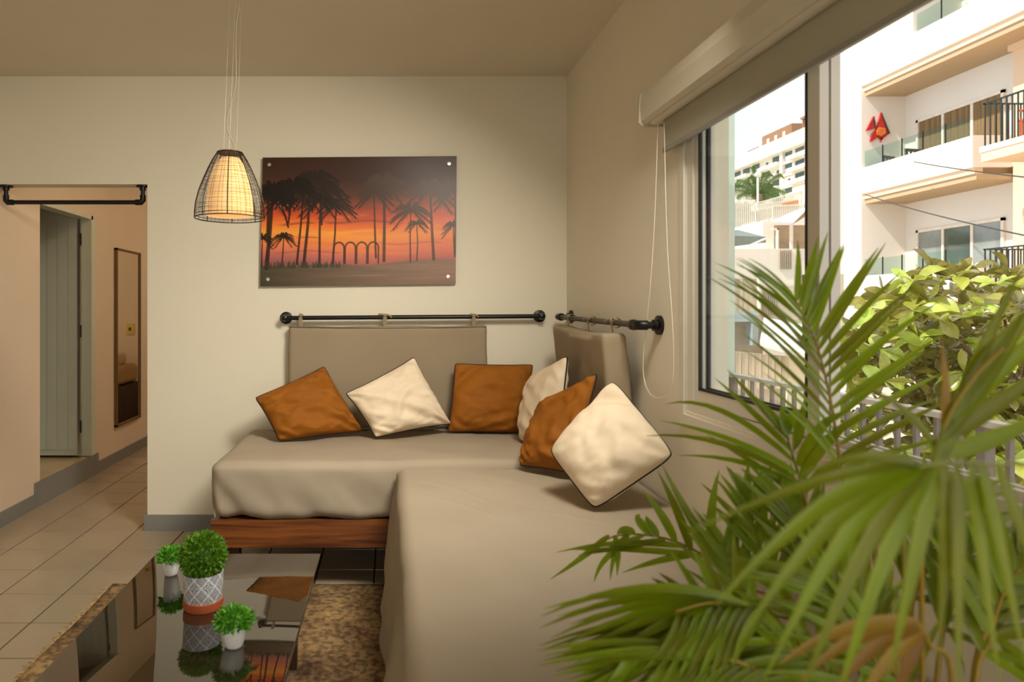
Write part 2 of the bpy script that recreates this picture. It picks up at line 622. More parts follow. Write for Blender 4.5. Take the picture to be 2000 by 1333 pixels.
# ------------------------------------------------------------------ window
wd = thing('window_1', (XW + 0.08, 1.56, WZ0), 'white aluminium sliding window in the right wall', 'window')
wd['kind'] = 'structure'
del wd['category']
fx0, fx1 = XW + 0.004, XW + 0.085
b = MB()
b.box((fx0, WY1 - 0.045, WZ0), (fx1, WY1, WZ1)).box((fx0, WY0, WZ0), (fx1, WY0 + 0.045, WZ1))
b.box((fx0, WY0 + 0.045, WZ1 - 0.045), (fx1, WY1 - 0.045, WZ1)).box((fx0, WY0 + 0.045, WZ0), (fx1, WY1 - 0.045, WZ0 + 0.032))
b.build('window_frame', M_alu, wd)
b = MB().box((XW - 0.010, WY1, WZ0 - 0.05), (XW + 0.001, WY1 + 0.035, WZ1 + 0.04)).box((XW - 0.010, WY0 - 0.035, WZ0 - 0.05), (XW + 0.001, WY1, WZ0 - 0.012))
b.build('casing', M_alu, wd)
b = MB().box((fx0 + 0.020, WY0 + 0.045, WZ0 + 0.032), (fx0 + 0.028, WY1 - 0.045, WZ0 + 0.052)).box((fx0 + 0.050, WY0 + 0.045, WZ0 + 0.032), (fx0 + 0.058, WY1 - 0.045, WZ0 + 0.052))
b.build('track', M_alu, wd)

def sash(y0, y1, x0, x1, z0, z1, st0, st1, rail):
    s = MB()
    s.box((x0, y1 - st1, z0), (x1, y1, z1)).box((x0, y0, z0), (x1, y0 + st0, z1))
    s.box((x0, y0 + st0, z0), (x1, y1 - st1, z0 + rail)).box((x0, y0 + st0, z1 - rail), (x1, y1 - st1, z1))
    o = s.build('sash', M_alu, wd)
    gk = MB()
    q = 0.009
    gx0, gx1 = x0 - 0.002, x0 + 0.007
    gk.box((gx0, y1 - st1 - q, z0 + rail), (gx1, y1 - st1 + 0.001, z1 - rail)).box((gx0, y0 + st0, z0 + rail), (gx1, y0 + st0 + q, z1 - rail))
    gk.box((gx0, y0 + st0, z0 + rail - 0.001), (gx1, y1 - st1, z0 + rail + q))
    gk.build('gasket', M_gasket, o)
    xm = (x0 + x1) / 2
    MB().box((xm - 0.003, y0 + st0, z0 + rail), (xm + 0.003, y1 - st1, z1 - rail)).build('pane', M_glass, o)
    return o
s1 = sash(1.742, 2.452, XW + 0.012, XW + 0.036, WZ0 + 0.036, WZ1 - 0.04, 0.050, 0.032, 0.05)
s2 = sash(1.742, 2.452, XW + 0.042, XW + 0.066, WZ0 + 0.036, WZ1 - 0.04, 0.050, 0.032, 0.05)
MB().box((XW - 0.004, 1.752, 1.30), (XW + 0.012, 1.790, 1.47)).build('latch', mat('latch_grey', (150, 146, 138), 0.4), s1)
MB().box((XW - 0.012, 1.762, 1.36), (XW - 0.004, 1.778, 1.44)).build('latch_handle', M_gasket, s1)

# ------------------------------------------------------------------ roller blind
M_blind = mat('grey_green_blind', (176, 172, 152), 0.8, 0.02, 4, 0.1, 300, trans=0.15)
M_cass = mat('blind_cassette', (206, 198, 178), 0.5, 0.02, 4)
rb = thing('roller_blind', (1.05, 1.5, 2.0), 'grey green roller blind half rolled above the window', 'blind')
yb1, yb0 = 2.70, 0.35
prof = [(1.100, 2.262), (1.040, 2.262), (1.018, 2.245), (1.010, 2.20), (1.014, 2.135), (1.030, 2.122), (1.100, 2.122)]
MB().prism([(x, yb1, z) for (x, z) in prof], (0, yb0 - yb1, 0)).build('cassette', M_cass, rb)
MB().prism([(x, yb1 + 0.012, z) for (x, z) in [(1.104, 2.266), (1.036, 2.266), (1.008, 2.24), (1.004, 2.13), (1.02, 2.116), (1.104, 2.116)]], (0, -0.012, 0)).build('end_cap', mat('blind_cap', (186, 180, 160), 0.4), rb)
MB().tube([(1.055, yb1 - 0.04, 2.130), (1.055, yb0, 2.130)], 0.022, 14).build('roller_tube', M_cass, rb, 40)
MB().box((1.068, yb0 + 0.05, 2.0), (1.0715, yb1 - 0.09, 2.14)).build('blind_fabric', M_blind, rb)
MB().box((1.064, yb0 + 0.05, 1.988), (1.0755, yb1 - 0.09, 2.004)).build('bottom_bar', mat('blind_bar', (140, 138, 132), 0.4), rb)
ch = []
yc = 2.685
zt = 2.12
loop = [PX(1285, 240, 1.055), PX(1279, 420, 1.055), PX(1270, 560, 1.055), PX(1257, 690, 1.055), PX(1258, 740, 1.055), PX(1270, 770, 1.055), PX(1288, 778, 1.055), PX(1306, 768, 1.055), PX(1315, 735, 1.055), PX(1314, 640, 1.055), PX(1303, 470, 1.055), PX(1297, 240, 1.055)]
MB().tube(spline(loop, 70), 0.0015, 6).build('pull_chain', mat('white_bead_chain', (236, 230, 214), 0.4), rb, True)

# ------------------------------------------------------------------ balcony outside and the railing
M_ext = mat('exterior_wall_paint', (206, 220, 208), 0.9, 0.02, 2)
b = MB().box((XR, 3.92, -0.3), (2.02, 4.1, 3.2))
struct(b.build('wall_balcony_end', M_ext))
b = MB().box((XR, -2.6, -0.3), (2.12, 4.1, -0.08))
struct(b.build('floor_balcony', mat('balcony_floor', (190, 180, 165), 0.8)))
M_rail = mat('railing_grey_paint', (126, 116, 112), 0.45, 0.05, 8)
rl = thing('balcony_railing', (2.0, 2.4, -0.08), 'grey iron balcony railing with scrolls outside the window', 'railing')
zt = 1.0
MB().box((1.975, 0.6, zt - 0.014), (2.025, 3.92, zt + 0.006)).build('top_rail', mat('railing_top_pale', (196, 188, 182), 0.4), rl)
MB().box((1.988, 0.6, 0.06), (2.012, 3.92, 0.08)).build('bottom_rail', M_rail, rl)
bal = MB().box((-0.008, -0.008, 0), (0.008, 0.008, 0.92))
bme = bpy.data.meshes.new('baluster')
bme.from_pydata(bal.v, [], bal.f)
bme.materials.append(M_rail)
y = 0.72
ys = []
while y < 3.9:
    place('baluster', bme, Matrix.Translation((2.0, y, 0.07)), rl)
    ys.append(y)
    y += 0.096
for y in (0.62, 2.25, 3.9):
    MB().box((1.982, y - 0.018, -0.08), (2.018, y + 0.018, zt)).build('post', M_rail, rl)
for k, y in enumerate(ys):
    if k % 5 != 2:
        continue
    for s in (-1, 1):
        pts = []
        for i in range(26):
            a = i / 25 * 2.6 * PI
            r = 0.036 * (1 - i / 25 * 0.72)
            pts.append((2.0, y + s * (0.046 + r * math.cos(a + PI)), 0.82 + r * math.sin(a + PI) * 1.15))
        pts = [(2.0, y + s * 0.008, 0.70), (2.0, y + s * 0.009, 0.76)] + pts
        MB().tube(pts, 0.0055, 6).build('scroll', M_rail, rl, True)

# ================================================================== DAYBEDS
ZT1 = 0.64
YF1 = 3.25     # front of the daybed along the back wall
XD0 = -0.868
d1 = thing('daybed', (0.1, 3.7, 0), 'taupe daybed with wooden rail along the back wall', 'daybed', None)
def disp1(p, n):
    # corner gathers at the front left, soft waves on the drape
    q = Vector(p)
    side = max(0.0, min(1.0, (0.60 - p.z) / 0.2))
    cx = max(0.0, 1 - (p.x - XD0) / 0.55)
    cy = max(0.0, 1 - (p.y - YF1) / 0.12)
    wv = math.sin((p.x * 34 + (p.z) * 26)) * 0.5 + math.sin(p.x * 61 + p.z * 30 + 1.3) * 0.3
    q += n * (wv * 0.020 * side * cx * cx * cy)
    q += n * fbm(p, 3.2) * 0.010 + n * (0.006 * math.sin(p.x * 13 + p.z * 24 + 2 * fbm(p, 2.0)) * side * cy)
    q += n * side * fbm((p.x * 2.4 + p.z * 2, p.y * 2, p.z * 0.6), 2.0) * 0.012
    if n.z > 0.5:
        q.z += 0.006 * math.sin(p.x * 2.2)
    return q
mb = MB().rbox((XD0, YF1, 0.352), (1.08, 4.165, ZT1), 0.055, (70, 20, 10), disp1, e=4)
mt = mb.build('mattress', M_fab, d1, True)
seam = [(XD0 + 0.012, YF1 + 0.35, 0.60), (XD0 + 0.006, YF1 + 0.1, 0.57), (XD0 + 0.004, YF1 + 0.04, 0.50), (XD0 + 0.008, YF1 + 0.03, 0.42), (XD0 + 0.02, YF1 + 0.02, 0.362)]
MB().tube(spline(seam, 20), 0.004, 6).build('seam', M_fab, mt, True)
MB().box((XD0 + 0.0, YF1 + 0.012, 0.218), (1.07, YF1 + 0.045, 0.352)).build('front_rail', M_wood, d1)
MB().box((XD0 + 0.0, YF1 + 0.045, 0.218), (XD0 + 0.033, 4.155, 0.352)).build('side_rail', M_woody, d1)
MB().box((XD0 + 0.033, 4.12, 0.218), (1.07, 4.155, 0.352)).build('back_rail', M_wood, d1)
for k in range(6):
    x = XD0 + 0.06 + k * 0.31
    MB().box((x, YF1 + 0.045, 0.335), (x + 0.2, 4.12, 0.35)).build('slat', M_woody, d1)
for (x, y) in ((XD0 + 0.07, YF1 + 0.05), (XD0 + 0.07, 4.06), (1.0, YF1 + 0.05), (1.0, 4.06)):
    MB().box((x, y, 0), (x + 0.06, y + 0.055, 0.22)).build('leg', M_dwood, d1)

# second daybed along the window wall: sheet hangs over its free side
ZT2 = 0.622
BX0, BX1, BYA, BYB = 0.035, 1.085, 1.30, 3.215
d2 = thing('daybed', (0.56, 2.25, 0), 'taupe daybed with hanging sheet under the window', 'daybed', None)
MB().rbox((BX0 + 0.03, BYA + 0.02, 0.36), (BX1, BYB - 0.01, ZT2 - 0.012), 0.05, 6).build('mattress', M_fab, d2, True)
def sheet(u, v):
    y = BYA - 0.004 + (BYB - BYA + 0.008) * u
    # v: 0 wall side -> 1 hem
    wtop = BX1 - BX0
    hang = 0.385
    tot = wtop + hang
    s = v * tot
    rr = 0.05
    flare = 0.075 * (1 - 0.35 * u)
    if s < wtop - rr:
        p = Vector((BX1 - s, y, ZT2))
        n = Vector((0, 0, 1))
    elif s < wtop + rr * 0.57:
        a = (s - (wtop - rr)) / (rr * 1.57) * PI / 2
        p = Vector((BX0 + rr - rr * math.sin(a), y, ZT2 - rr + rr * math.cos(a)))
        n = Vector((-math.sin(a), 0, math.cos(a)))
    else:
        t = (s - wtop - rr * 0.57) / (hang - rr * 0.57)
        p = Vector((BX0 - flare * t, y, ZT2 - rr - t * (hang - rr)))
        n = Vector((-1, 0, 0.15))
        fold = math.sin(y * 15 + 1.5 * math.sin(y * 5)) * 0.5 + 0.6 * math.sin(y * 7.3 + 2)
        p += Vector((-1, 0, 0)) * (fold * 0.020 * t * (1.25 - u))
    # far end rounds over
    e_ = max(0.0, (y - (BYB - 0.05)) / 0.05)
    p.z -= 0.03 * e_ * e_ * (1 if s < wtop else 0)
    # soft creases across the top
    p += n * (fbm((p.x * 1.0 + y * 0.9, y * 0.35, p.z), 3.0) * 0.007)
    # long shallow creases
    if s < wtop - rr:
        for (x0, y0, dx, dy, am, wd_) in ((0.12, 2.98, 0.62, -0.78, 0.007, 0.014), (0.10, 2.72, 0.7, -0.7, 0.005, 0.012), (0.45, 2.55, 0.85, -0.5, 0.004, 0.02), (0.25, 2.2, 0.55, -0.83, 0.004, 0.018)):
            al = (p.x - x0) * dx + (y - y0) * dy
            ac = (p.x - x0) * dy - (y - y0) * dx + 0.02 * math.sin(al * 9)
            if 0 < al < 0.5:
                p.z += am * math.exp(-(ac / wd_) ** 2) * math.sin(PI * al / 0.5)
    return p
sh = MB().grid(sheet, 200, 150).build('sheet', M_fab, d2, True)
so = sh.modifiers.new('thickness', 'SOLIDIFY')
so.thickness = 0.003
so.offset = -1
MB().box((BX0 + 0.05, BYA + 0.03, 0.235), (BX0 + 0.083, BYB - 0.02, 0.36)).build('side_rail', M_woody, d2)
MB().box((BX1 - 0.04, BYA + 0.03, 0.235), (BX1 - 0.007, BYB - 0.02, 0.36)).build('side_rail', M_woody, d2)
MB().box((BX0 + 0.083, BYA + 0.03, 0.235), (BX1 - 0.04, BYA + 0.063, 0.36)).build('end_rail', M_wood, d2)
MB().box((BX0 + 0.083, BYB - 0.053, 0.235), (BX1 - 0.04, BYB - 0.02, 0.36)).build('end_rail', M_wood, d2)
for (x, y) in ((BX0 + 0.055, BYA + 0.06), (BX0 + 0.055, BYB - 0.16), (BX1 - 0.09, BYA + 0.06), (BX1 - 0.09, BYB - 0.16)):
    MB().box((x, y, 0), (x + 0.055, y + 0.055, 0.236)).build('leg', M_dwood, d2)

# ------------------------------------------------------------------ hanging headboard cushions and pipes
def hdisp(sg):
    def f(p, n):
        return p + n * (fbm(p, 4.0) * 0.006) + Vector((0, 0, 0))
    return f
h1 = thing('headboard_cushion', (0, 4.1, 0.645), 'wide taupe headboard cushion hung on the back wall', 'headboard')
hx0, hx1 = P(562, 0, 4.09).x, P(952, 0, 4.09).x
def hd1(p, n):
    q = p + n * fbm(p, 4.0) * 0.005
    t = (p.z - 0.66) / 0.6
    # sagging top edge between the ties, little ears at the corners
    if n.z > 0.3:
        u = (p.x - hx0) / (hx1 - hx0)
        q.z += 0.010 * (abs(u - 0.5) * 2) ** 4 - 0.004 * math.sin(u * PI * 2) ** 2
    return q
MB().rbox((hx0, 4.085, 0.655), (hx1, 4.168, 1.277), 0.03, (40, 3, 20), hd1, 3).build('pad', M_fabh, h1, True)
MB().tube([(hx0 + 0.005, 4.088, 1.272), (0, 4.086, 1.266), (hx1 - 0.005, 4.088, 1.274)], 0.0035, 6).build('piping', M_fabh, h1, True)

M_tie = mat('taupe_tie', (150, 132, 104), 0.9, 0.05, 8)
ZR = 1.330
YR = 4.105
def tie(c, axis, name_parent, ends=1.0, r=0.02):
    """a flat fabric tie looped round a rod, with a knot and two loose ends"""
    c = Vector(c)
    m_ = MB()
    along = Vector((1, 0, 0)) if axis == 'X' else Vector((0, 1, 0))
    out = Vector((0, -1, 0)) if axis == 'X' else Vector((-1, 0, 0))
    up = Vector((0, 0, 1))
    ring = []
    for i in range(13):
        a = i / 12 * 2 * PI
        ring.append(c + out * (r * math.cos(a)) + up * (r * math.sin(a)))
    wd_ = 0.010
    vs = []
    for p in ring:
        vs += [p - along * wd_, p + along * wd_]
    m_.add(vs, [(2 * i, 2 * i + 1, 2 * i + 3, 2 * i + 2) for i in range(12)])
    # strap down to the cushion
    a0 = c + out * r * 0.9 - up * 0.004
    a1 = c - up * 0.065 + out * 0.006
    m_.prism([a0 - along * wd_, a0 + along * wd_, a1 + along * wd_, a1 - along * wd_], out * 0.003)
    o = m_.build('tie', M_tie, name_parent)
    sd_ = o.modifiers.new('thickness', 'SOLIDIFY')
    sd_.thickness = 0.0025
    # knot and ends
    k_ = MB().lathe([(0.001, -0.011), (0.009, -0.008), (0.012, 0), (0.009, 0.008), (0.001, 0.011)], c + out * r * 0.8 + up * 0.012, 10)
    e0 = c + out * r * 0.8 + up * 0.012
    for sg in (-1, 1):
        e1 = e0 + along * sg * 0.028 * ends + up * 0.010 + out * 0.01
        e2 = e0 + along * sg * 0.052 * ends + up * (0.004 if sg < 0 else -0.014) + out * 0.012
        pts = [bez(e0, e1, e2, t / 6) for t in range(7)]
        k_.add([q + up * 0.006 * s for q in pts for s in (-1, 1)], [(2 * i, 2 * i + 1, 2 * i + 3, 2 * i + 2) for i in range(6)])
    kk = k_.build('knot', M_tie, o, True)
    kk.modifiers.new('thickness', 'SOLIDIFY').thickness = 0.002
for px, en in ((588, 0.15), (752, 0.8), (925, 0.5)):
    tie((P(px, 0, YR).x, YR, ZR), 'X', h1, en)

r1 = thing('pipe_rail', (0.15, YR, ZR), 'long black pipe rail on the back wall above the cushion', 'rail')
rx0, rx1 = P(556, 0, YR).x, P(1058, 0, YR).x
MB().tube([(rx0, YR, ZR - 0.005), (rx1, YR, ZR + 0.006)], 0.0135, 14).build('bar', M_black, r1, 40)
for xx, zz in ((rx0, ZR - 0.005), (rx1, ZR + 0.006)):
    MB().lathe([(0.038, 0), (0.038, -0.012), (0.022, -0.016), (0.022, -0.03)], (xx, YB, zz), 24, 'Y').build('flange', M_black, r1, 40)
    MB().tube([(xx, YB - 0.01, zz), (xx, YR - 0.008, zz)], 0.0135, 12).build('stub', M_black, r1, 40)
    MB().lathe([(0.002, -0.03), (0.016, -0.024), (0.022, -0.008), (0.022, 0.02), (0.018, 0.024)], (xx, YR, zz), 18, 'Y').build('elbow', M_black, r1, 40)

# rail on the window wall
XR2 = 1.022
r2 = thing('pipe_rail', (XR2, 3.4, 1.32), 'black pipe rail on the window wall over the corner cushion', 'rail')
zr0, zr1 = 1.313, 1.333
yr0, yr1 = 2.735, 4.06
MB().tube([(XR2, yr0 + 0.01, zr0), (XR2, yr1, zr1)], 0.0135, 14).build('bar', mat('taupe_wrapped_pipe', (70, 60, 46), 0.5), r2, 40)
for yy, zz in ((yr0, zr0), (yr1, zr1)):
    MB().lathe([(0.040, 0), (0.040, -0.012), (0.023, -0.016), (0.023, -0.03)], (XW, yy, zz), 24, 'X').build('flange', M_black, r2, 40)
    MB().tube([(XW - 0.01, yy, zz), (XR2, yy, zz)], 0.0145, 12).build('stub', M_black, r2, 40)
    sg = 1 if yy == yr0 else -1
    MB().tube([(XR2 + 0.03, yy, zz), (XR2 + 0.01, yy, zz), (XR2, yy + sg * 0.01, zz), (XR2, yy + sg * 0.06, zz)], 0.020, 14).build('elbow', M_black, r2, 40)
    MB().tube([(XR2, yy + sg * 0.055, zz), (XR2, yy + sg * 0.085, zz + sg * 0.0005)], 0.0225, 14).build('coupling', M_black, r2, 40)

h2 = thing('headboard_cushion', (1.03, 3.4, 0.65), 'taupe headboard cushion hung on the window wall in the corner', 'headboard')
def hd2(p, n):
    q = p + n * fbm(p, 4.5) * 0.007
    t = (p.z - 0.66) / 0.61
    q.x += 0.048 * (1 - t) - 0.006
    q.y += -0.02 * (1 - t) if p.y < 3.2 else 0
    if n.z > 0.3:
        q.z += 0.006 * math.sin(p.y * 7) - 0.010 * (3.9 - p.y)
    return q
MB().rbox((0.945, 2.96, 0.66), (1.055, 3.86, 1.277), 0.022, (4, 36, 22), hd2, 3).build('pad', M_fabh, h2, True)
for yy, en in ((3.02, 1.5), (3.38, 1.1), (3.76, 0.9)):
    tie((XR2, yy, zr0 + (yy - yr0) / (yr1 - yr0) * (zr1 - zr0)), 'Y', h2, en, 0.022)

# ------------------------------------------------------------------ throw pillows
def pillow(name, corners, half, m, label, nrm_flip=1, pinch=0.10, seed=0, chop=None, wr=0.006):
    c = [Vector(x) for x in corners]
    cen = sum(c, Vector()) / 4
    c = [cen + (x - cen) * 1.035 for x in c]
    nr = (c[2] - c[0]).cross(c[3] - c[1]).normalized()
    if nr.y > 0:
        nr = -nr
    root = thing(name, (cen.x, cen.y, min(x.z for x in c)), label, 'pillow', 'throw pillows on the daybeds')
    n = 44
    def flat(u, v):
        # edges pulled in between the corners
        uu = u * (1 - pinch * (1 - abs(v) ** 3.2) * u * u)
        vv = v * (1 - pinch * (1 - abs(u) ** 3.2) * v * v)
        rc = 1 - 0.055 * (abs(u) ** 7) * (abs(v) ** 7)
        uu *= rc
        vv *= rc
        s, t = (uu + 1) / 2, (vv + 1) / 2
        return (c[0] * (1 - s) + c[1] * s) * (1 - t) + (c[3] * (1 - s) + c[2] * s) * t
    def hgt(u, v):
        return half * (max(0, (1 - u * u)) * max(0, (1 - v * v))) ** 0.44
    vs = []
    idx = {}
    fs = []
    so_ = Vector((seed * 3.1, seed * 1.7, 0))
    def vert(i, j, side):
        edge = i in (0, n) or j in (0, n)
        k = (i, j, 0 if edge else side)
        if k in idx:
            return idx[k]
        # denser near edges
        u = math.sin((i / n - 0.5) * PI)
        v = math.sin((j / n - 0.5) * PI)
        p = flat(u, v)
        h = hgt(u, v)
        if not edge:
            q = Vector((u, v, 0)) + so_
            # folds that run from corner to corner and gather towards the corners
            a1 = math.sin((u - v) * 7.0 + 3.2 * fbm(q, 1.1) + seed) * (0.35 + abs(u + v) * 0.5)
            a2 = math.sin((u * 0.55 + v) * 10 + 4.0 * fbm(q + Vector((0, 0, 3)), 1.3)) * max(0, fbm(q + Vector((0, 0, 9)), 1.1) + 0.35)
            w1 = fbm(Vector((u * 1.3 + v * 0.7, v * 2.6 - u * 1.4, side)) + so_, 1.6, 4)
            cr_ = max(0, abs(u) + abs(v) - 1.15)
            k_ = min(1, h / half * 1.4)
            h = h * (1 + 0.14 * fbm(q + Vector((0, 0, 5)), 1.3)) + k_ * wr * (0.8 * w1 + 0.8 * a1 + 1.1 * a2)
            h += k_ * wr * 0.55 * math.sin((u * 0.8 + v * 1.3) * 19 + 6 * fbm(q, 1.4)) * max(0, fbm(q + Vector((4, 0, 0)), 1.5) + 0.25)
            h += wr * 2.2 * cr_ * math.sin((u - v) * 16 + seed) * k_
            if chop:
                h *= 1 - chop[2] * math.exp(-((u * chop[0] + v * chop[1] - chop[3]) / 0.20) ** 2)
            # sagging: fuller low, flatter high
            h *= 1 + 0.18 * (v if seed != 0 else 0)
        p = p + nr * h * (1 if side > 0 else -0.8)
        idx[k] = len(vs)
        vs.append(p)
        return idx[k]
    for side in (1, -1):
        for i in range(n):
            for j in range(n):
                q = [vert(i, j, side), vert(i + 1, j, side), vert(i + 1, j + 1, side), vert(i, j + 1, side)]
                q = list(dict.fromkeys(q))
                fs.append(tuple(q) if side > 0 else tuple(reversed(q)))
    b_ = MB().add(vs, fs)
    body = b_.build('cushion_body', m, root, True)
    ring = []
    for a in range(4):
        for k in range(24):
            t = math.sin((k / 24 - 0.5) * PI)
            u, v = [(t, -1), (1, t), (-t, 1), (-1, -t)][a]
            ring.append(flat(u, v))
    MB().tube(ring, 0.0042, 6, closed=True).build('piping', M_pipe_trim, root, True)
    return root

pillow('throw_pillow', [P(499, 778, 3.82), P(633, 716, 3.99), P(710, 843, 3.90), P(545, 862, 3.74)], 0.100, M_orange,
       'ochre pillow with black piping at the far left end', seed=1, pinch=0.07, wr=0.015)
pillow('throw_pillow', [P(675, 770, 3.84), P(809, 697, 3.98), P(882, 829, 3.92), P(733, 855, 3.78)], 0.105, M_cream,
       'cream pillow propped between two ochre pillows on the back daybed', seed=2, pinch=0.09, wr=0.013)
pillow('throw_pillow', [P(889, 711, 3.98), P(1041, 713, 4.02), P(1021, 846, 3.94), P(875, 844, 3.92)], 0.095, M_orange,
       'upright square ochre pillow overlapping the headboard edge', seed=3, pinch=0.06, wr=0.009, chop=(-1, -1, 0.75, 1.35))
pillow('throw_pillow', [P(1034, 738, 3.85), P(1109, 696, 3.36), P(1092, 872, 3.36), P(1018, 862, 3.70)], 0.080, M_cream,
       'cream pillow tucked in the corner behind an ochre one', seed=4, pinch=0.05, wr=0.006)
pillow('throw_pillow', [P(1050, 792, 3.32), P(1167, 729, 2.99), P(1120, 926, 2.94), P(1016, 909, 3.14)], 0.080, M_orange,
       'ochre pillow leaning behind the large front cream pillow', seed=5, pinch=0.06, wr=0.012)
pillow('throw_pillow', [P(1076, 880, 2.68), P(1196, 746, 2.76), P(1313, 889, 2.47), P(1162, 992, 2.49)], 0.115, M_cream,
       'large cream pillow nearest the camera below the window', seed=6, pinch=0.0, wr=0.007, chop=(1, -1, 0.7, 1.3))

# ------------------------------------------------------------------ rug
def rug_mat():
    m = bpy.data.materials.new('distressed_rug')
    m.use_nodes = True
    n, l = m.node_tree.nodes, m.node_tree.links
    b_ = n['Principled BSDF']
    tc = n.new('ShaderNodeTexCoord')
    n1 = n.new('ShaderNodeTexNoise')
    n1.inputs['Scale'].default_value = 3.2
    n1.inputs['Detail'].default_value = 8
    n1.inputs['Roughness'].default_value = 0.7
    n2 = n.new('ShaderNodeTexVoronoi')
    n2.inputs['Scale'].default_value = 22
    n3 = n.new('ShaderNodeTexNoise')
    n3.inputs['Scale'].default_value = 38
    n3.inputs['Detail'].default_value = 4
    for q in (n1, n2, n3):
        l.new(tc.outputs['Object'], q.inputs['Vector'])
    r1_ = n.new('ShaderNodeValToRGB')
    r1_.color_ramp.elements[0].position = 0.36
    r1_.color_ramp.elements[0].color = lin(74, 46, 24)
    r1_.color_ramp.elements[1].position = 0.62
    r1_.color_ramp.elements[1].color = lin(178, 146, 100)
    l.new(n1.outputs['Fac'], r1_.inputs[0])
    r2_ = n.new('ShaderNodeValToRGB')
    r2_.color_ramp.elements[0].position = 0.40
    r2_.color_ramp.elements[0].color = (0, 0, 0, 1)
    r2_.color_ramp.elements[1].position = 0.56
    r2_.color_ramp.elements[1].color = (1, 1, 1, 1)
    l.new(n3.outputs['Fac'], r2_.inputs[0])
    mx = n.new('ShaderNodeMixRGB')
    mx.blend_type = 'MULTIPLY'
    mx.inputs[0].default_value = 0.55
    l.new(r1_.outputs[0], mx.inputs[1])
    l.new(r2_.outputs[0], mx.inputs[2])
    l.new(mx.outputs[0], b_.inputs['Base Color'])
    b_.inputs['Roughness'].default_value = 0.95
    bp = n.new('ShaderNodeBump')
    bp.inputs['Strength'].default_value = 0.5
    bp.inputs['Distance'].default_value = 0.01
    l.new(n3.outputs['Fac'], bp.inputs['Height'])
    l.new(bp.outputs[0], b_.inputs['Normal'])
    return m
rug = thing('area_rug', (-0.66, 2.0, 0), 'worn brown and beige rug under the glass coffee table', 'rug')
def rugf(u, v):
    x = -1.375 + 1.42 * u
    y = 0.7 + 2.64 * v
    wob = 0.004 * math.sin(y * 9) * (1 - u) + 0.004 * math.sin(x * 8) * v
    return Vector((x + wob, y + wob, 0.006 + 0.001 * fbm((x, y, 0), 6)))
ro = MB().grid(rugf, 40, 60).build('rug_pile', rug_mat(), rug, True)
q_ = ro.modifiers.new('thickness', 'SOLIDIFY')
q_.thickness = 0.005
q_.offset = -1
fr = MB()
random.seed(3)
def tuft(x, y, dx, dy):
    p0 = Vector((x, y, 0.006))
    p1 = p0 + Vector((dx, dy, 0)) * 0.5 + Vector((random.uniform(-.004, .004), random.uniform(-.004, .004), 0.001))
    p2 = p0 + Vector((dx, dy, -0.004)) + Vector((random.uniform(-.008, .008), random.uniform(-.008, .008), 0))
    fr.tube([p0, p1, p2], [0.002, 0.0022, 0.0012], 4)
for i in range(300):
    tuft(-1.37 + random.uniform(-.004, .006), 1.9 + 1.43 * i / 300, -random.uniform(0.012, 0.035), random.uniform(-.01, .01))
for i in range(200):
    tuft(-1.37 + 1.40 * i / 200, 3.34, random.uniform(-.01, .01), random.uniform(0.01, 0.022))
fr.build('fringe', mat('rug_fringe', (190, 162, 118), 0.95, 0.15, 30), rug, kind='stuff')

# ------------------------------------------------------------------ coffee table
ZTB = 0.42
tx_0, tx_1, ty_0, ty_1 = -0.915, -0.268, 1.10, 2.63
ct = thing('coffee_table', (-0.59, 1.87, 0.008), 'coffee table with dark smoked glass top', 'table')
gm = bpy.data.materials.new('smoked_glass')
gm.use_nodes = True
pb = gm.node_tree.nodes['Principled BSDF']
pb.inputs['Base Color'].default_value = (0.022, 0.015, 0.008, 1)
pb.inputs['Roughness'].default_value = 0.012
pb.inputs['IOR'].default_value = 2.3
gn, gl = gm.node_tree.nodes, gm.node_tree.links
gz = gn.new('ShaderNodeTexNoise')
gz.inputs['Scale'].default_value = 3
gr_ = gn.new('ShaderNodeMapRange')
gr_.inputs[3].default_value = 0.008
gr_.inputs[4].default_value = 0.02
gl.new(gz.outputs['Fac'], gr_.inputs[0])
gl.new(gr_.outputs[0], pb.inputs['Roughness'])
MB().rbox((tx_0, ty_0, ZTB - 0.012), (tx_1, ty_1, ZTB), 0.004, 2, None, 2).build('glass_top', gm, ct, 50)
zf = ZTB - 0.012
b = MB().box((tx_0 + 0.08, ty_0 + 0.06, zf - 0.05), (tx_1 - 0.08, ty_0 + 0.085, zf)).box((tx_0 + 0.08, ty_1 - 0.085, zf - 0.05), (tx_1 - 0.08, ty_1 - 0.06, zf))
b.box((tx_0 + 0.08, ty_0 + 0.085, zf - 0.05), (tx_0 + 0.105, ty_1 - 0.085, zf)).box((tx_1 - 0.105, ty_0 + 0.085, zf - 0.05), (tx_1 - 0.08, ty_1 - 0.085, zf))
b.build('apron', M_dwood, ct)
for (x, y) in ((tx_0 + 0.07, ty_0 + 0.05), (tx_1 - 0.12, ty_0 + 0.05), (tx_0 + 0.07, ty_1 - 0.1), (tx_1 - 0.12, ty_1 - 0.1)):
    m_ = MB()
    a = [(x, y), (x + .045, y), (x + .045, y + .045), (x, y + .045)]
    cxx, cyy = x + .0225, y + .0225
    bt = [(cxx + (p[0] - cxx) * .65, cyy + (p[1] - cyy) * .65) for p in a]
    m_.add([(p[0], p[1], 0.0085) for p in bt] + [(p[0], p[1], zf - 0.001) for p in a],
           [(3, 2, 1, 0), (4, 5, 6, 7), (0, 1, 5, 4), (1, 2, 6, 5), (2, 3, 7, 6), (3, 0, 4, 7)])
    m_.build('leg', M_dwood, ct)

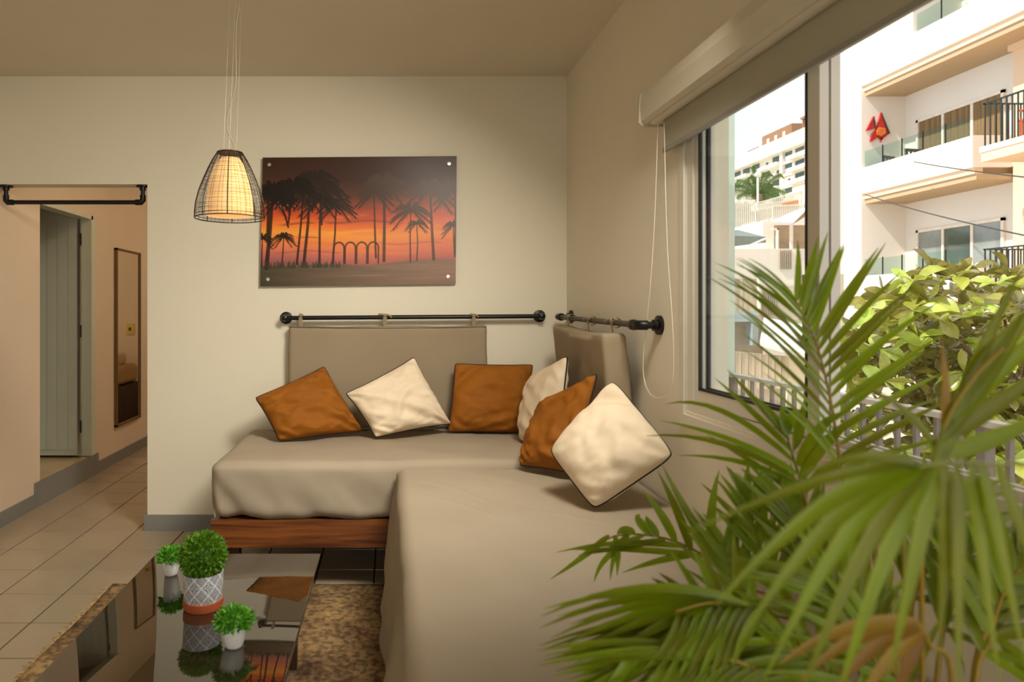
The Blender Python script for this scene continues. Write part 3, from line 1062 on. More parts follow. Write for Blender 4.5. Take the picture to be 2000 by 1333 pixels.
# ------------------------------------------------------------------ topiary pots
M_leafd = mat('artificial_leaf', (98, 142, 30), 0.5, 0.45, 60, trans=0.2)
M_leafb = mat('artificial_leaf_bright', (98, 166, 40), 0.45, 0.4, 60, trans=0.2)
M_core = mat('topiary_core', (34, 52, 14), 0.9)
def leafball(c, r, n, ll, ww, m, parent, zmin=-1.0, squash=1.0, flare=0.0, name='foliage'):
    c = Vector(c)
    mb_ = MB()
    mb_.lathe([(0.02 * r, -r * .8 * squash)] + [(r * .8 * math.cos(a), r * .8 * squash * math.sin(a)) for a in [-1.2, -.8, -.4, 0, .4, .8, 1.2]] + [(0.02 * r, r * .8 * squash)], c, 16)
    for i in range(n):
        z = 1 - (i + 0.5) / n * (1 - zmin)
        a = i * 2.399963 + random.uniform(-.2, .2)
        rr = math.sqrt(max(0, 1 - z * z))
        d = Vector((rr * math.cos(a), rr * math.sin(a), z * squash))
        d = (d + Vector((random.uniform(-.35, .35), random.uniform(-.35, .35), random.uniform(-.25, .45)))).normalized()
        base = c + Vector((rr * math.cos(a), rr * math.sin(a), z * squash)) * r * random.uniform(.74, .86)
        L = ll * random.uniform(.7, 1.2)
        side = d.orthogonal().normalized()
        side = Quaternion(d, random.uniform(0, 6.28)) @ side
        nn = d.cross(side)
        p1 = base + d * L * .5 + nn * L * .08
        tip = base + d * L - nn * L * .12
        mb_.add([base, p1 - side * ww * .5 + nn * ww * .15, tip, p1 + side * ww * .5 + nn * ww * .15, p1 - nn * ww * .1],
                [(0, 1, 4), (1, 2, 4), (2, 3, 4), (3, 0, 4)])
    return mb_.build(name, m, parent, kind='stuff')

pc = P(397, 1186, 2.16)
pc.z = ZTB
tp = thing('potted_topiary', tuple(pc), 'large topiary ball in blue patterned pot on terracotta saucer', 'potted plant', 'pots on the coffee table')
MB().lathe([(0.050, 0.0), (0.060, 0.001), (0.063, 0.012), (0.064, 0.028), (0.060, 0.028), (0.058, 0.016), (0.01, 0.014)], pc, 40).build('saucer', mat('terracotta', (176, 84, 44), 0.6, 0.1, 12), tp, 40)
def pot_mat():
    m = bpy.data.materials.new('blue_tile_print')
    m.use_nodes = True
    n, l = m.node_tree.nodes, m.node_tree.links
    b_ = n['Principled BSDF']
    tc = n.new('ShaderNodeTexCoord')
    sp = n.new('ShaderNodeSeparateXYZ')
    l.new(tc.outputs['Object'], sp.inputs[0])
    def mth(op, a, b2=None, c2=None):
        q = n.new('ShaderNodeMath')
        q.operation = op
        for i, x in enumerate((a, b2, c2)):
            if x is None:
                continue
            if isinstance(x, (int, float)):
                q.inputs[i].default_value = x
            else:
                l.new(x, q.inputs[i])
        return q.outputs[0]
    an = mth('ARCTAN2', sp.outputs[1], sp.outputs[0])
    u = mth('MULTIPLY', an, 9 / (2 * PI))
    v = mth('MULTIPLY', sp.outputs[2], 1 / 0.050)
    uf = mth('ABSOLUTE', mth('SUBTRACT', mth('FRACT', mth('ADD', u, 100.0)), 0.5))
    vf = mth('ABSOLUTE', mth('SUBTRACT', mth('FRACT', mth('ADD', v, 100.2)), 0.5))
    d = mth('ADD', uf, vf)            # diamond distance
    line = mth('LESS_THAN', mth('ABSOLUTE', mth('SUBTRACT', d, 0.5)), 0.045)
    # petals inside each diamond
    r2 = mth('MINIMUM', mth('ADD', mth('MULTIPLY', uf, uf), mth('MULTIPLY', vf, vf)),
             mth('ADD', mth('MULTIPLY', mth('SUBTRACT', 0.5, uf), mth('SUBTRACT', 0.5, uf)), mth('MULTIPLY', mth('SUBTRACT', 0.5, vf), mth('SUBTRACT', 0.5, vf))))
    rr = mth('SQRT', r2)
    ring = mth('GREATER_THAN', mth('SINE', mth('MULTIPLY', rr, 52.0)), 0.25)
    cr = mth('GREATER_THAN', mth('SINE', mth('MULTIPLY', mth('MULTIPLY', uf, vf), 190.0)), 0.45)
    inner = mth('MAXIMUM', ring, cr)
    w_ = mth('MAXIMUM', line, mth('MULTIPLY', inner, 0.72))
    mx = n.new('ShaderNodeMixRGB')
    mx.inputs[1].default_value = lin(40, 58, 104)
    mx.inputs[2].default_value = lin(232, 230, 224)
    l.new(w_, mx.inputs[0])
    l.new(mx.outputs[0], b_.inputs['Base Color'])
    b_.inputs['Roughness'].default_value = 0.4
    return m
MB().lathe([(0.048, 0.0), (0.056, 0.002), (0.060, 0.012), (0.0625, 0.05), (0.064, 0.094), (0.064, 0.098), (0.060, 0.098), (0.058, 0.09), (0.01, 0.088)], pc + Vector((0, 0, 0.017)), 48).build('pot', pot_mat(), tp, 40)
random.seed(11)
leafball(pc + Vector((0, 0, 0.165)), 0.072, 1500, 0.022, 0.009, M_leafd, tp, name='topiary_ball')

def small_pot(px, py, Y, s, label, seed):
    c = P(px, py, Y)
    c.z = ZTB
    t = thing('potted_herb', tuple(c), label, 'potted plant', 'pots on the coffee table')
    MB().lathe([(0.018 * s, 0), (0.021 * s, 0.001), (0.0245 * s, 0.006 * s), (0.030 * s, 0.03 * s), (0.034 * s, 0.058 * s), (0.034 * s, 0.06 * s), (0.031 * s, 0.06 * s), (0.030 * s, 0.052 * s), (0.004, 0.051 * s)], c, 32).build('pot', mat('white_glazed_pot', (232, 230, 224), 0.3, 0.02, 8), t, 40)
    random.seed(seed)
    leafball(c + Vector((0, 0, 0.064 * s)), 0.040 * s, 260, 0.026 * s, 0.010 * s, M_leafb, t, zmin=-0.35, squash=0.72)
small_pot(334, 1124, 2.42, 0.98, 'small white pot of green sprigs behind the topiary', 5)
small_pot(457, 1262, 1.905, 1.08, 'small white pot of bright sprigs nearest the camera', 6)

# ------------------------------------------------------------------ pendant lamp
YP = 2.70
pcx = P(449, 0, YP).x
zb_, zt_ = P(0, 427, YP).z, P(0, 299, YP).z
hh_ = zt_ - zb_
pl = thing('pendant_lamp', (pcx, YP, zb_), 'lit pendant lamp with wire dome shade', 'lamp')
profp = [(0.0, 0.1385), (0.10, 0.1380), (0.24, 0.134), (0.42, 0.122), (0.60, 0.104), (0.78, 0.083), (0.90, 0.067), (1.0, 0.050)]
def prad(t):
    for (a, ra), (b2, rb2) in zip(profp, profp[1:]):
        if a <= t <= b2:
            return ra + (rb2 - ra) * (t - a) / (b2 - a)
    return profp[-1][1]
M_wire = mat('bronze_wire', (62, 44, 28), 0.4, 0.2, 30, metal=0.6)
for k in range(8):
    a = math.radians(9.7 + 45 * k) - PI / 2
    pts = [(pcx + prad(t / 20) * math.cos(a), YP + prad(t / 20) * math.sin(a), zb_ + hh_ * t / 20) for t in range(21)]
    MB().tube(pts, 0.0021, 6).build('rib', M_wire, pl, True)
wm_ = MB()
random.seed(21)
for i in range(44):
    t = 0.02 + 0.97 * (i / 43)
    tilt = random.uniform(-.025, .025)
    ph = random.uniform(0, 6.28)
    ring = []
    for k in range(28):
        a = 2 * PI * k / 28
        tt = min(1, max(0, t + tilt * math.sin(a + ph)))
        r_ = prad(tt) - 0.0012 + random.uniform(-.0008, .0008)
        ring.append((pcx + r_ * math.cos(a), YP + r_ * math.sin(a), zb_ + hh_ * tt))
    wm_.tube(ring, 0.0005, 3, closed=True)
for k in range(44):
    a = 2 * PI * (k + random.uniform(-.3, .3)) / 44
    wm_.tube([(pcx + (prad(t / 14) - 0.002) * math.cos(a), YP + (prad(t / 14) - 0.002) * math.sin(a), zb_ + hh_ * t / 14) for t in range(15)], 0.0006, 3)
wm_.build('wire_winding', M_wire, pl, kind='stuff')
for t, rr in ((0.0, 0.0022), (0.045, 0.0014), (1.0, 0.0025)):
    MB().tube([(pcx + prad(t) * math.cos(2 * PI * k / 40), YP + prad(t) * math.sin(2 * PI * k / 40), zb_ + hh_ * t) for k in range(40)], rr, 6, closed=True).build('ring', M_wire, pl, True)
# inner fabric shade, lit from within
def shade_mat():
    m = bpy.data.materials.new('lit_fabric_shade')
    m.use_nodes = True
    n, l = m.node_tree.nodes, m.node_tree.links
    b_ = n['Principled BSDF']
    tc = n.new('ShaderNodeTexCoord')
    mp = n.new('ShaderNodeMapping')
    mp.inputs['Scale'].default_value = (5, 5, 60)
    nz = n.new('ShaderNodeTexNoise')
    nz.inputs['Scale'].default_value = 2.0
    nz.inputs['Detail'].default_value = 3
    l.new(tc.outputs['Object'], mp.inputs[0])
    l.new(mp.outputs[0], nz.inputs['Vector'])
    r = n.new('ShaderNodeValToRGB')
    r.color_ramp.elements[0].position = 0.36
    r.color_ramp.elements[0].color = lin(232, 168, 108)
    r.color_ramp.elements[1].position = 0.66
    r.color_ramp.elements[1].color = lin(250, 204, 146)
    l.new(nz.outputs['Fac'], r.inputs[0])
    l.new(r.outputs[0], b_.inputs['Emission Color'])
    b_.inputs['Emission Strength'].default_value = 0.66
    b_.inputs['Base Color'].default_value = lin(220, 180, 120)
    b_.inputs['Roughness'].default_value = 0.9
    return m
prof2 = [(0.094, 0.012), (0.0935, 0.05), (0.088, 0.11), (0.076, 0.165), (0.060, 0.21), (0.042, 0.238), (0.030, 0.244)]
MB().lathe(prof2, (pcx, YP, zb_), 36, cap=False).build('inner_shade', shade_mat(), pl, True)
MB().lathe([(0.004, 0.0), (0.026, 0.004), (0.050, 0.0), (0.050, 0.005), (0.010, 0.008), (0.007, 0.014), (0.004, 0.015)], (pcx, YP, zt_ - 0.004), 24).build('cap', M_wire, pl, 40)
cano = Vector((pcx + 0.03, YP, ZC))
MB().lathe([(0.055, -0.035), (0.06, -0.03), (0.06, 0.0)], cano, 28).build('ceiling_canopy', M_steel, pl, 40)
for k, dx in enumerate((-0.047, 0.012, 0.047)):
    dy = (0.0, -0.045, 0.0)[k]
    MB().tube([(pcx + dx * 0.55, YP + dy * 0.9, zt_), (cano.x + dx * 0.5, YP + dy * 0.5, ZC - 0.03)], 0.0007, 4).build('suspension_wire', M_steel, pl)
cord = [P(459, 297, YP), P(455, 280, YP), P(444, 255, YP), P(444, 225, YP), P(455, 190, YP), P(461, 150, YP), P(460, 90, YP), P(462, 40, YP), P(467, 0, YP), Vector((cano.x, YP, ZC - 0.03))]
MB().tube(spline(cord, 50), 0.0026, 6).build('power_cord', mat('clear_grey_cord', (150, 136, 112), 0.4), pl, True)

# ------------------------------------------------------------------ acrylic sunset picture
def paint():
    W, Hh = 440, 292
    # work in the pixels of a 1805 x 1182 panel
    ys, xs = np.mgrid[0:Hh, 0:W].astype(float)
    X = xs / (W - 1) * 1805
    Y = ys / (Hh - 1) * 1182
    def L(c):
        return np.array(lin(*c)[:3])
    stops = [(0, (60, 36, 24)), (180, (66, 40, 30)), (330, (88, 52, 40)), (430, (140, 64, 46)), (530, (198, 78, 42)), (610, (232, 112, 48)),
             (700, (242, 156, 62)), (780, (236, 136, 66)), (860, (214, 118, 88)), (930, (176, 100, 92)), (985, (140, 84, 78))]
    img = np.zeros((Hh, W, 3))
    Yw = Y + 22 * np.sin(X / 260.0 + 1) - X * 0.015
    for c in range(3):
        img[..., c] = np.interp(Yw, [s[0] for s in stops], [L(s[1])[c] for s in stops])
    # the right half of the sky is pinker
    pk = np.clip((X - 500) / 1300, 0, 1)[..., None] * np.clip((Y - 300) / 300, 0, 1)[..., None]
    img = img * (1 - 0.5 * pk) + L((206, 112, 92)) * 0.5 * pk * (0.5 + img.mean(-1, keepdims=True) * 1.4)
    # drifting cloud bars
    rs = np.random.RandomState(4)
    def bar(x0, x1, y0, th, col, al):
        nonlocal img
        yy = y0 + 10 * np.sin(X / 90.0)
        a = np.exp(-((Y - yy) / th) ** 2) * np.clip((X - x0) / 60, 0, 1) * np.clip((x1 - X) / 60, 0, 1) * al
        a = a[..., None]
        img = img * (1 - a) + L(col) * a
    bar(560, 1250, 597, 11, (140, 74, 62), .85)
    bar(150, 520, 612, 9, (120, 56, 40), .7)
    bar(330, 560, 745, 6, (130, 66, 44), .7)
    bar(100, 760, 868, 7, (150, 84, 62), .6)
    bar(1050, 1700, 800, 10, (170, 98, 92), .6)
    bar(560, 1100, 690, 14, (250, 176, 74), .45)
    for k in range(26):
        yy = rs.uniform(420, 900)
        xx = rs.uniform(-100, 1700)
        bar(xx, xx + rs.uniform(200, 600), yy, rs.uniform(4, 16), (244, 150, 84) if rs.rand() > .5 else (184, 88, 72), .22)
    # sea and ground; right end paler, with some window haze painted in
    gy = 985 - np.clip((X - 1000) / 900, 0, 1) * 60 + 8 * np.sin(X / 130)
    a = np.clip((Y - gy) / 14, 0, 1)[..., None]
    t = np.clip(X / 1805, 0, 1)[..., None]
    ground = L((66, 60, 40)) * (1 - t) + L((140, 110, 92)) * t
    ns = np.zeros((Hh, W))
    for k in range(40):
        ns += np.exp(-((Y - rs.uniform(990, 1182)) / rs.uniform(4, 12)) ** 2) * np.clip(np.sin(X / rs.uniform(80, 260) + rs.uniform(0, 6)), 0, 1) * rs.uniform(-.06, .08)
    ground = ground * (1 + ns[..., None] * 2.2)
    img = img * (1 - a) + ground * a
    ink_d = L((26, 19, 13))
    ink_haze = L((78, 56, 42))  # paler ink to the right: window haze on the acrylic put into the print
    def ink(x):
        q = min(1, max(0, (x - 350) / 900))
        return ink_d * (1 - q) + ink_haze * q
    def stroke(pts, w0, w1, col, al):
        nonlocal img
        pts = np.array(pts)
        best = np.zeros((Hh, W))
        x0, y0 = pts.min(0) - max(w0, w1) - 8
        x1, y1 = pts.max(0) + max(w0, w1) + 8
        i0, i1 = max(0, int(y0 / 1182 * Hh)), min(Hh, int(y1 / 1182 * Hh) + 2)
        j0, j1 = max(0, int(x0 / 1805 * W)), min(W, int(x1 / 1805 * W) + 2)
        if i0 >= i1 or j0 >= j1:
            return
        sx, sy = X[i0:i1, j0:j1], Y[i0:i1, j0:j1]
        bst = np.zeros(sx.shape)
        n = len(pts)
        for k in range(n - 1):
            p, q = pts[k], pts[k + 1]
            d = q - p
            ll = (d * d).sum() + 1e-9
            t_ = np.clip(((sx - p[0]) * d[0] + (sy - p[1]) * d[1]) / ll, 0, 1)
            dist = np.hypot(sx - p[0] - t_ * d[0], sy - p[1] - t_ * d[1])
            wd_ = w0 + (w1 - w0) * (k + t_) / (n - 1)
            bst = np.maximum(bst, np.clip((wd_ - dist) / 3.5 + .5, 0, 1))
        bst = (bst * al)[..., None]
        img[i0:i1, j0:j1] = img[i0:i1, j0:j1] * (1 - bst) + col * bst
    def palm(bx, by, tx, ty, R, tw, cyo=0):
        col = ink(tx)
        stroke([(bx, by), ((bx + tx) / 2 + rs.uniform(-8, 8), (by + ty) / 2), (tx, ty)], tw, tw * .7, col, .93)
        nf = 13
        for k in range(nf):
            an = -PI / 2 + (k - (nf - 1) / 2) / ((nf - 1) / 2) * 2.25 + rs.uniform(-.12, .12)
            r = R * rs.uniform(.8, 1.1)
            dx, dy = math.cos(an), math.sin(an)
            p0 = np.array((tx, ty + cyo))
            p1 = p0 + np.array((dx, dy)) * r * .6
            p2 = p0 + np.array((dx * 1.0, dy * .75 + .45)) * r
            pts = [tuple(p0 * (1 - t) ** 2 + p1 * 2 * t * (1 - t) + p2 * t * t) for t in np.linspace(0, 1, 7)]
            stroke(pts, R * .05, R * .02, col, .9)
            for t in np.linspace(.2, 1, 9):
                c0 = np.array(p0 * (1 - t) ** 2 + p1 * 2 * t * (1 - t) + p2 * t * t)
                for sg in (-1, 1):
                    e = c0 + np.array((sg * .07 * r + dx * r * .10, r * (.24 if t < .9 else .12) * rs.uniform(.7, 1.2)))
                    stroke([tuple(c0), tuple(e)], R * .026, R * .008, col, .85)
    for pp in [(1800, 900, 1790, 300, 210, 12), (1600, 950, 1560, 300, 230, 14), (1385, 970, 1385, 500, 195, 8), (1445, 960, 1440, 620, 95, 7),
               (1795, 930, 1780, 640, 120, 8), (1140, 960, 1130, 230, 200, 15), (1065, 930, 1040, 330, 170, 10), (665, 980, 690, 440, 190, 10),
               (545, 1000, 545, 400, 190, 12), (400, 980, 450, 300, 235, 15), (335, 980, 385, 300, 200, 11), (560, 620, 570, 280, 230, 8), (470, 500, 500, 190, 220, 10), (250, 600, 300, 260, 220, 10), (60, 700, 60, 330, 200, 14),
               (55, 1010, 100, 300, 210, 20), (195, 1000, 210, 730, 115, 7), (10, 1000, 15, 740, 110, 7), (250, 640, 160, 380, 170, 9)]:
        palm(*pp)
    for k in range(4):
        cx = 722 + k * 106
        c = ink(cx)
        th = np.linspace(PI, 2 * PI, 14)
        stroke([(cx - 48, 980)] + [(cx + 48 * math.cos(q), 838 + 52 * math.sin(q)) for q in th] + [(cx + 48, 980)], 8, 8, c, .9)
    for k in range(70):
        x = rs.uniform(0, 760)
        stroke([(x, 1010), (x + rs.uniform(-10, 10), 985 - rs.uniform(0, 34))], 9, 4, L((60, 56, 38)), .7)
    return np.clip(img, 0, 1)
img = paint()
Hh, W = img.shape[:2]
yp = YB - 0.030
TLc, TRc, BRc, BLc = P(513, 308, yp), P(892, 305, yp), P(890, 555, yp), P(508, 560, yp)
pic = thing('sunset_picture', (0.5 * (BLc.x + BRc.x), yp, BLc.z), 'acrylic picture of palm trees against an orange sunset', 'picture')
vs = []
for i in range(Hh):
    for j in range(W):
        s, t = j / (W - 1), i / (Hh - 1)
        vs.append((TLc * (1 - s) + TRc * s) * (1 - t) + (BLc * (1 - s) + BRc * s) * t)
fs = [(i * W + j, (i + 1) * W + j, (i + 1) * W + j + 1, i * W + j + 1) for i in range(Hh - 1) for j in range(W - 1)]
pm = bpy.data.materials.new('sunset_print')
pm.use_nodes = True
pn, pL = pm.node_tree.nodes, pm.node_tree.links
at = pn.new('ShaderNodeVertexColor')
at.layer_name = 'print'
pb = pn['Principled BSDF']
pL.new(at.outputs[0], pb.inputs['Base Color'])
pb.inputs['Roughness'].default_value = 0.34
pb.inputs['Specular IOR Level'].default_value = 0.3
po = MB().add(vs, fs).build('print', pm, pic)
ca = po.data.color_attributes.new('print', 'FLOAT_COLOR', 'POINT')
gain = np.clip(img * 1.05, 0, 1)
ca.data.foreach_set('color', np.concatenate([gain, np.ones((Hh, W, 1))], -1).astype(np.float32).ravel())
MB().prism([TLc + Vector((0, .001, 0)), TRc + Vector((0, .001, 0)), BRc + Vector((0, .001, 0)), BLc + Vector((0, .001, 0))], (0, 0.006, 0)).build('acrylic_panel', mat('acrylic_back', (40, 30, 24), 0.3), pic)
for (px, py) in ((526, 322), (877, 320), (523, 546), (875, 541)):
    c = P(px, py, yp)
    m_ = MB().lathe([(0.002, -0.008), (0.011, -0.007), (0.012, -0.005), (0.012, 0.0), (0.009, 0.001), (0.009, YB - yp)], c, 18, 'Y')
    m_.build('standoff_screw', M_steel, pic, 40)

# ================================================================== OUTSIDE
ZG = -3.6
b = MB().box((2.3, -25, ZG - 0.2), (260, 330, ZG))
gnd = struct(b.build('ground', mat('pale_street', (206, 190, 166), 0.95, 0.12, 0.4)))
b = MB().prism([(30, 95, ZG), (240, 95, ZG), (240, 330, ZG), (30, 330, ZG)], (0, 0, 10))
struct(b.build('hillside', mat('hillside_scrub', (196, 190, 160), 0.95, 0.25, 0.15)))

# ---- white apartment building across the street
XF, XB2 = 12.85, 14.05
YN, YFAR = 14.77, 18.95
YI = 18.25            # inner side of the recesses
apt = thing('apartment_building', (14.5, 16, ZG), 'white apartment building with recessed balconies across the street', 'building')
MB().box((XF, YI, ZG), (XB2, YFAR, 12.5)).build('end_pier', M_bwall, apt)
MB().box((XB2, 9.0, ZG), (XB2 + 0.3, YFAR, 12.5)).build('back_wall', M_bwall, apt)
MB().box((13.72, 9.0, ZG), (XB2, YN - 0.02, 12.5)).build('side_wing', M_bbeige, apt)
FL = 2.93
for k, zf_ in enumerate((1.59, 4.52, 7.45)):
    # zf_ : underside of the parapet band
    y_near = YN if k < 2 else 12.6
    m_ = MB().box((XF, y_near, zf_), (XF + 0.14, YI, zf_ + 0.70))
    if k < 2:
        m_.box((XF + 0.14, y_near, zf_), (13.72, y_near + 0.14, zf_ + 0.70))
    m_.build('parapet', M_bwall, apt)
    MB().box((XF + 0.06, y_near + 0.02, zf_ - 0.14), (XF + 0.24, YI, zf_)).build('beam', M_bbeige, apt)
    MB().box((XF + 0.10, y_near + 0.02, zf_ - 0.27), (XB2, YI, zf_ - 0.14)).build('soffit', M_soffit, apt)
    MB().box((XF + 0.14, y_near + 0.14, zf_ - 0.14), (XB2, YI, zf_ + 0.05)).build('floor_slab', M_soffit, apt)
# upper storey: solid facade with a shorter recess
m_ = MB().box((XF, 16.45, 8.15), (XF + 0.14, YI, 12.5)).box((XF, 9.0, 8.15), (XF + 0.14, 14.9, 12.5)).box((XF, 14.9, 10.4), (XF + 0.14, 16.45, 12.5))
m_.build('upper_facade', M_bwall, apt)
MB().box((XF + 0.14, 16.45, 8.15), (XB2, 16.6, 10.4)).build('upper_reveal', M_bwall, apt)
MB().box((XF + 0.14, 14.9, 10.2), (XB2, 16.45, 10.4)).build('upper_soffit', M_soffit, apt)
M_pane = mat('dark_window_glass', (92, 98, 82), 0.08, 0.35, 1.2, coat=0.5)
M_pane2 = mat('pale_window_glass', (150, 156, 150), 0.1, 0.3, 1.0, coat=0.5)
M_curt = mat('window_curtain', (132, 106, 70), 0.9, 0.35, 3, stretch=(1, 9, 0.3))
M_wfr = mat('balcony_door_frame', (236, 222, 206), 0.5)
def sliding(xp, y0, y1, z0, z1, n, parent, curtain):
    f_ = MB()
    t = 0.07
    f_.box((xp - 0.06, y0, z0), (xp, y0 + t, z1)).box((xp - 0.06, y1 - t, z0), (xp, y1, z1)).box((xp - 0.06, y0, z1 - t), (xp, y1, z1))
    w_ = (y1 - y0) / n
    for i in range(1, n):
        f_.box((xp - 0.05, y0 + i * w_ - t / 2, z0), (xp, y0 + i * w_ + t / 2, z1))
    o = f_.build('door_frame', M_wfr, parent)
    for i in range(n):
        c_ = curtain and i % 2 == 0
        MB().box((xp - 0.025, y0 + i * w_ + t / 2, z0), (xp - 0.01, y0 + (i + 1) * w_ - t / 2, z1 - t)).build('pane', M_curt if curtain else (M_pane if i % 2 else M_pane2), o)
for k, z0 in enumerate((1.66, 4.58)):
    sliding(XB2, 15.28, 17.82, z0, z0 + 1.82, 3, apt, k == 1)
sliding(XB2, 14.95, 16.3, 7.5, 9.6, 2, apt, False)
# glass balustrades
M_bglass = glass_mat('balustrade_glass', (0.80, 0.90, 0.87, 1))
for zb2, ya, yb2, n in ((5.22, 14.9, 18.2, 5), (2.29, 14.9, 18.2, 5), (8.15, 14.95, 16.4, 2)):
    w_ = (yb2 - ya) / n
    for i in range(n):
        MB().box((XF + 0.05, ya + i * w_ + 0.01, zb2), (XF + 0.065, ya + (i + 1) * w_ - 0.01, zb2 + 0.45)).build('balustrade_pane', M_bglass, apt)
    for i in range(1, n):
        MB().box((XF + 0.045, ya + i * w_ - 0.008, zb2), (XF + 0.07, ya + i * w_ + 0.008, zb2 + 0.47)).build('balustrade_clip', M_gasket, apt)
# iron balconies on the nearer wing
def iron_balcony(zs, label_y):
    MB().box((12.62, 10.2, zs - 0.30), (13.72, 14.30, zs)).build('balcony_slab', M_bbeige, apt)
    MB().box((12.60, 10.2, zs - 0.10), (12.66, 14.32, zs + 0.02)).build('slab_edge', M_wfr, apt)
    top = zs + 0.95
    MB().box((12.65, 10.2, top - 0.03), (12.69, 14.28, top)).build('hand_rail', M_iron, apt)
    MB().box((12.65, 14.24, top - 0.03), (13.72, 14.28, top)).build('hand_rail', M_iron, apt)
    y = 14.26
    while y > 11.9:
        MB().box((12.66, y - 0.012, zs), (12.68, y + 0.012, top)).build('baluster', M_iron, apt)
        y -= 0.125
    x = 12.78
    while x < 13.7:
        MB().box((x - 0.01, 14.25, zs), (x + 0.01, 14.27, top)).build('baluster', M_iron, apt)
        x += 0.13
iron_balcony(4.82, 0)
iron_balcony(1.72, 1)
MB().box((13.60, 9.5, 7.05), (13.72, YN - 0.02, 7.35)).build('cornice', M_bbeige, apt)

# fish ornament on the recess wall
fish = thing('fish_ornament', (P(1716, 0, YI).x, YI - 0.03, P(0, 280, YI).z), 'red metal fish ornament on the balcony wall across the street', 'ornament')
def fpoly(pts, m_, nm, th=0.05, dy=0.0):
    q = [P(1640 + x * 0.2551, y * 0.2551, YI - 0.06) + Vector((0, dy, 0)) for (x, y) in pts]
    MB().prism(q, (0, th, 0)).build(nm, m_, fish)
M_fr = mat('fish_red', (190, 44, 34), 0.5, 0.3, 8)
M_fd = mat('fish_dark', (74, 52, 40), 0.5, 0.3, 8)
M_fo = mat('fish_orange', (226, 120, 52), 0.5, 0.3, 10)
fpoly([(318, 862), (384, 1022), (318, 1070), (270, 1010), (295, 955)], M_fr, 'body')
fpoly([(318, 862), (384, 1022), (372, 1024), (338, 940)], M_fd, 'dorsal_edge', 0.03, -0.02)
fpoly([(205, 1002), (262, 890), (274, 968), (268, 985)], M_fr, 'upper_tail')
fpoly([(236, 1088), (250, 1022), (275, 1000), (290, 1055)], M_fr, 'lower_tail')
fpoly([(316, 1090), (312, 1058), (334, 1056)], M_fr, 'fin', 0.03)
fpoly([(278, 1000), (300, 975), (345, 985), (350, 1020), (315, 1045), (285, 1035)], M_fo, 'face', 0.03, -0.03)
fpoly([(262, 890), (274, 968), (268, 985), (256, 930)], M_fd, 'tail_edge', 0.03, -0.02)

# chairs on the balconies
def chair_out(c, s, rot, m_, name, label, cat):
    t = thing(name, tuple(c), label, cat)
    def tr(x, y, z):
        ca_, sa_ = math.cos(rot), math.sin(rot)
        return Vector((c[0] + (x * ca_ - y * sa_) * s, c[1] + (x * sa_ + y * ca_) * s, c[2] + z * s))
    def bx(a, b_, nm):
        q = MB().box(a, b_)
        q.v = [tr(*v) for v in q.v]
        q.build(nm, m_, t)
    for (x, y) in ((-.24, -.24), (.20, -.24), (-.24, .20), (.20, .20)):
        bx((x, y, 0), (x + .04, y + .04, .42 if y < 0 else .9), 'leg')
    bx((-.25, -.25, .42), (.25, .25, .46), 'seat')
    for k in range(4):
        bx((-.2 + k * .12, .21, .5), (-.16 + k * .12, .235, .85), 'back_slat')
    bx((-.25, .20, .85), (.25, .24, .92), 'back_rail')
    bx((-.27, -.25, .64), (-.21, .22, .67), 'arm')
    bx((.21, -.25, .64), (.27, .22, .67), 'arm')
    return t
chair_out((13.15, 13.55, 4.82), 0.95, -1.2, mat('orange_painted_wood', (214, 92, 40), 0.5), 'balcony_chair', 'orange wooden armchair behind the iron balcony railing', 'chair')
chair_out((13.45, 17.75, 4.57), 1.0, 0.4, mat('grey_wicker', (120, 116, 106), 0.8), 'balcony_chair', 'grey chair behind the glass balustrade nearest the fish', 'chair')
chair_out((13.45, 16.95, 4.57), 1.0, 0.2, mat('brown_wicker', (110, 92, 76), 0.8), 'balcony_chair', 'brown chair behind the glass balustrade near the curtains', 'chair')

# overhead cables
def cable(p0, p1, sag, label):
    pts = [p0.lerp(p1, t / 16) + Vector((0, 0, -sag * 4 * (t / 16) * (1 - t / 16))) for t in range(17)]
    tag(MB().tube(pts, 0.012, 5).build('overhead_cable', mat('cable_black', (50, 44, 40), 0.6), None, True), label, 'cable')
cable(P(1690, 380, 17.6), P(2060, 472, 8.5), 0.06, 'lower cable sagging across the lower balcony opposite')
cable(P(1785, 316, 15.9), P(2060, 352, 9.2), 0.03, 'upper cable crossing below the glass balustrade opposite')

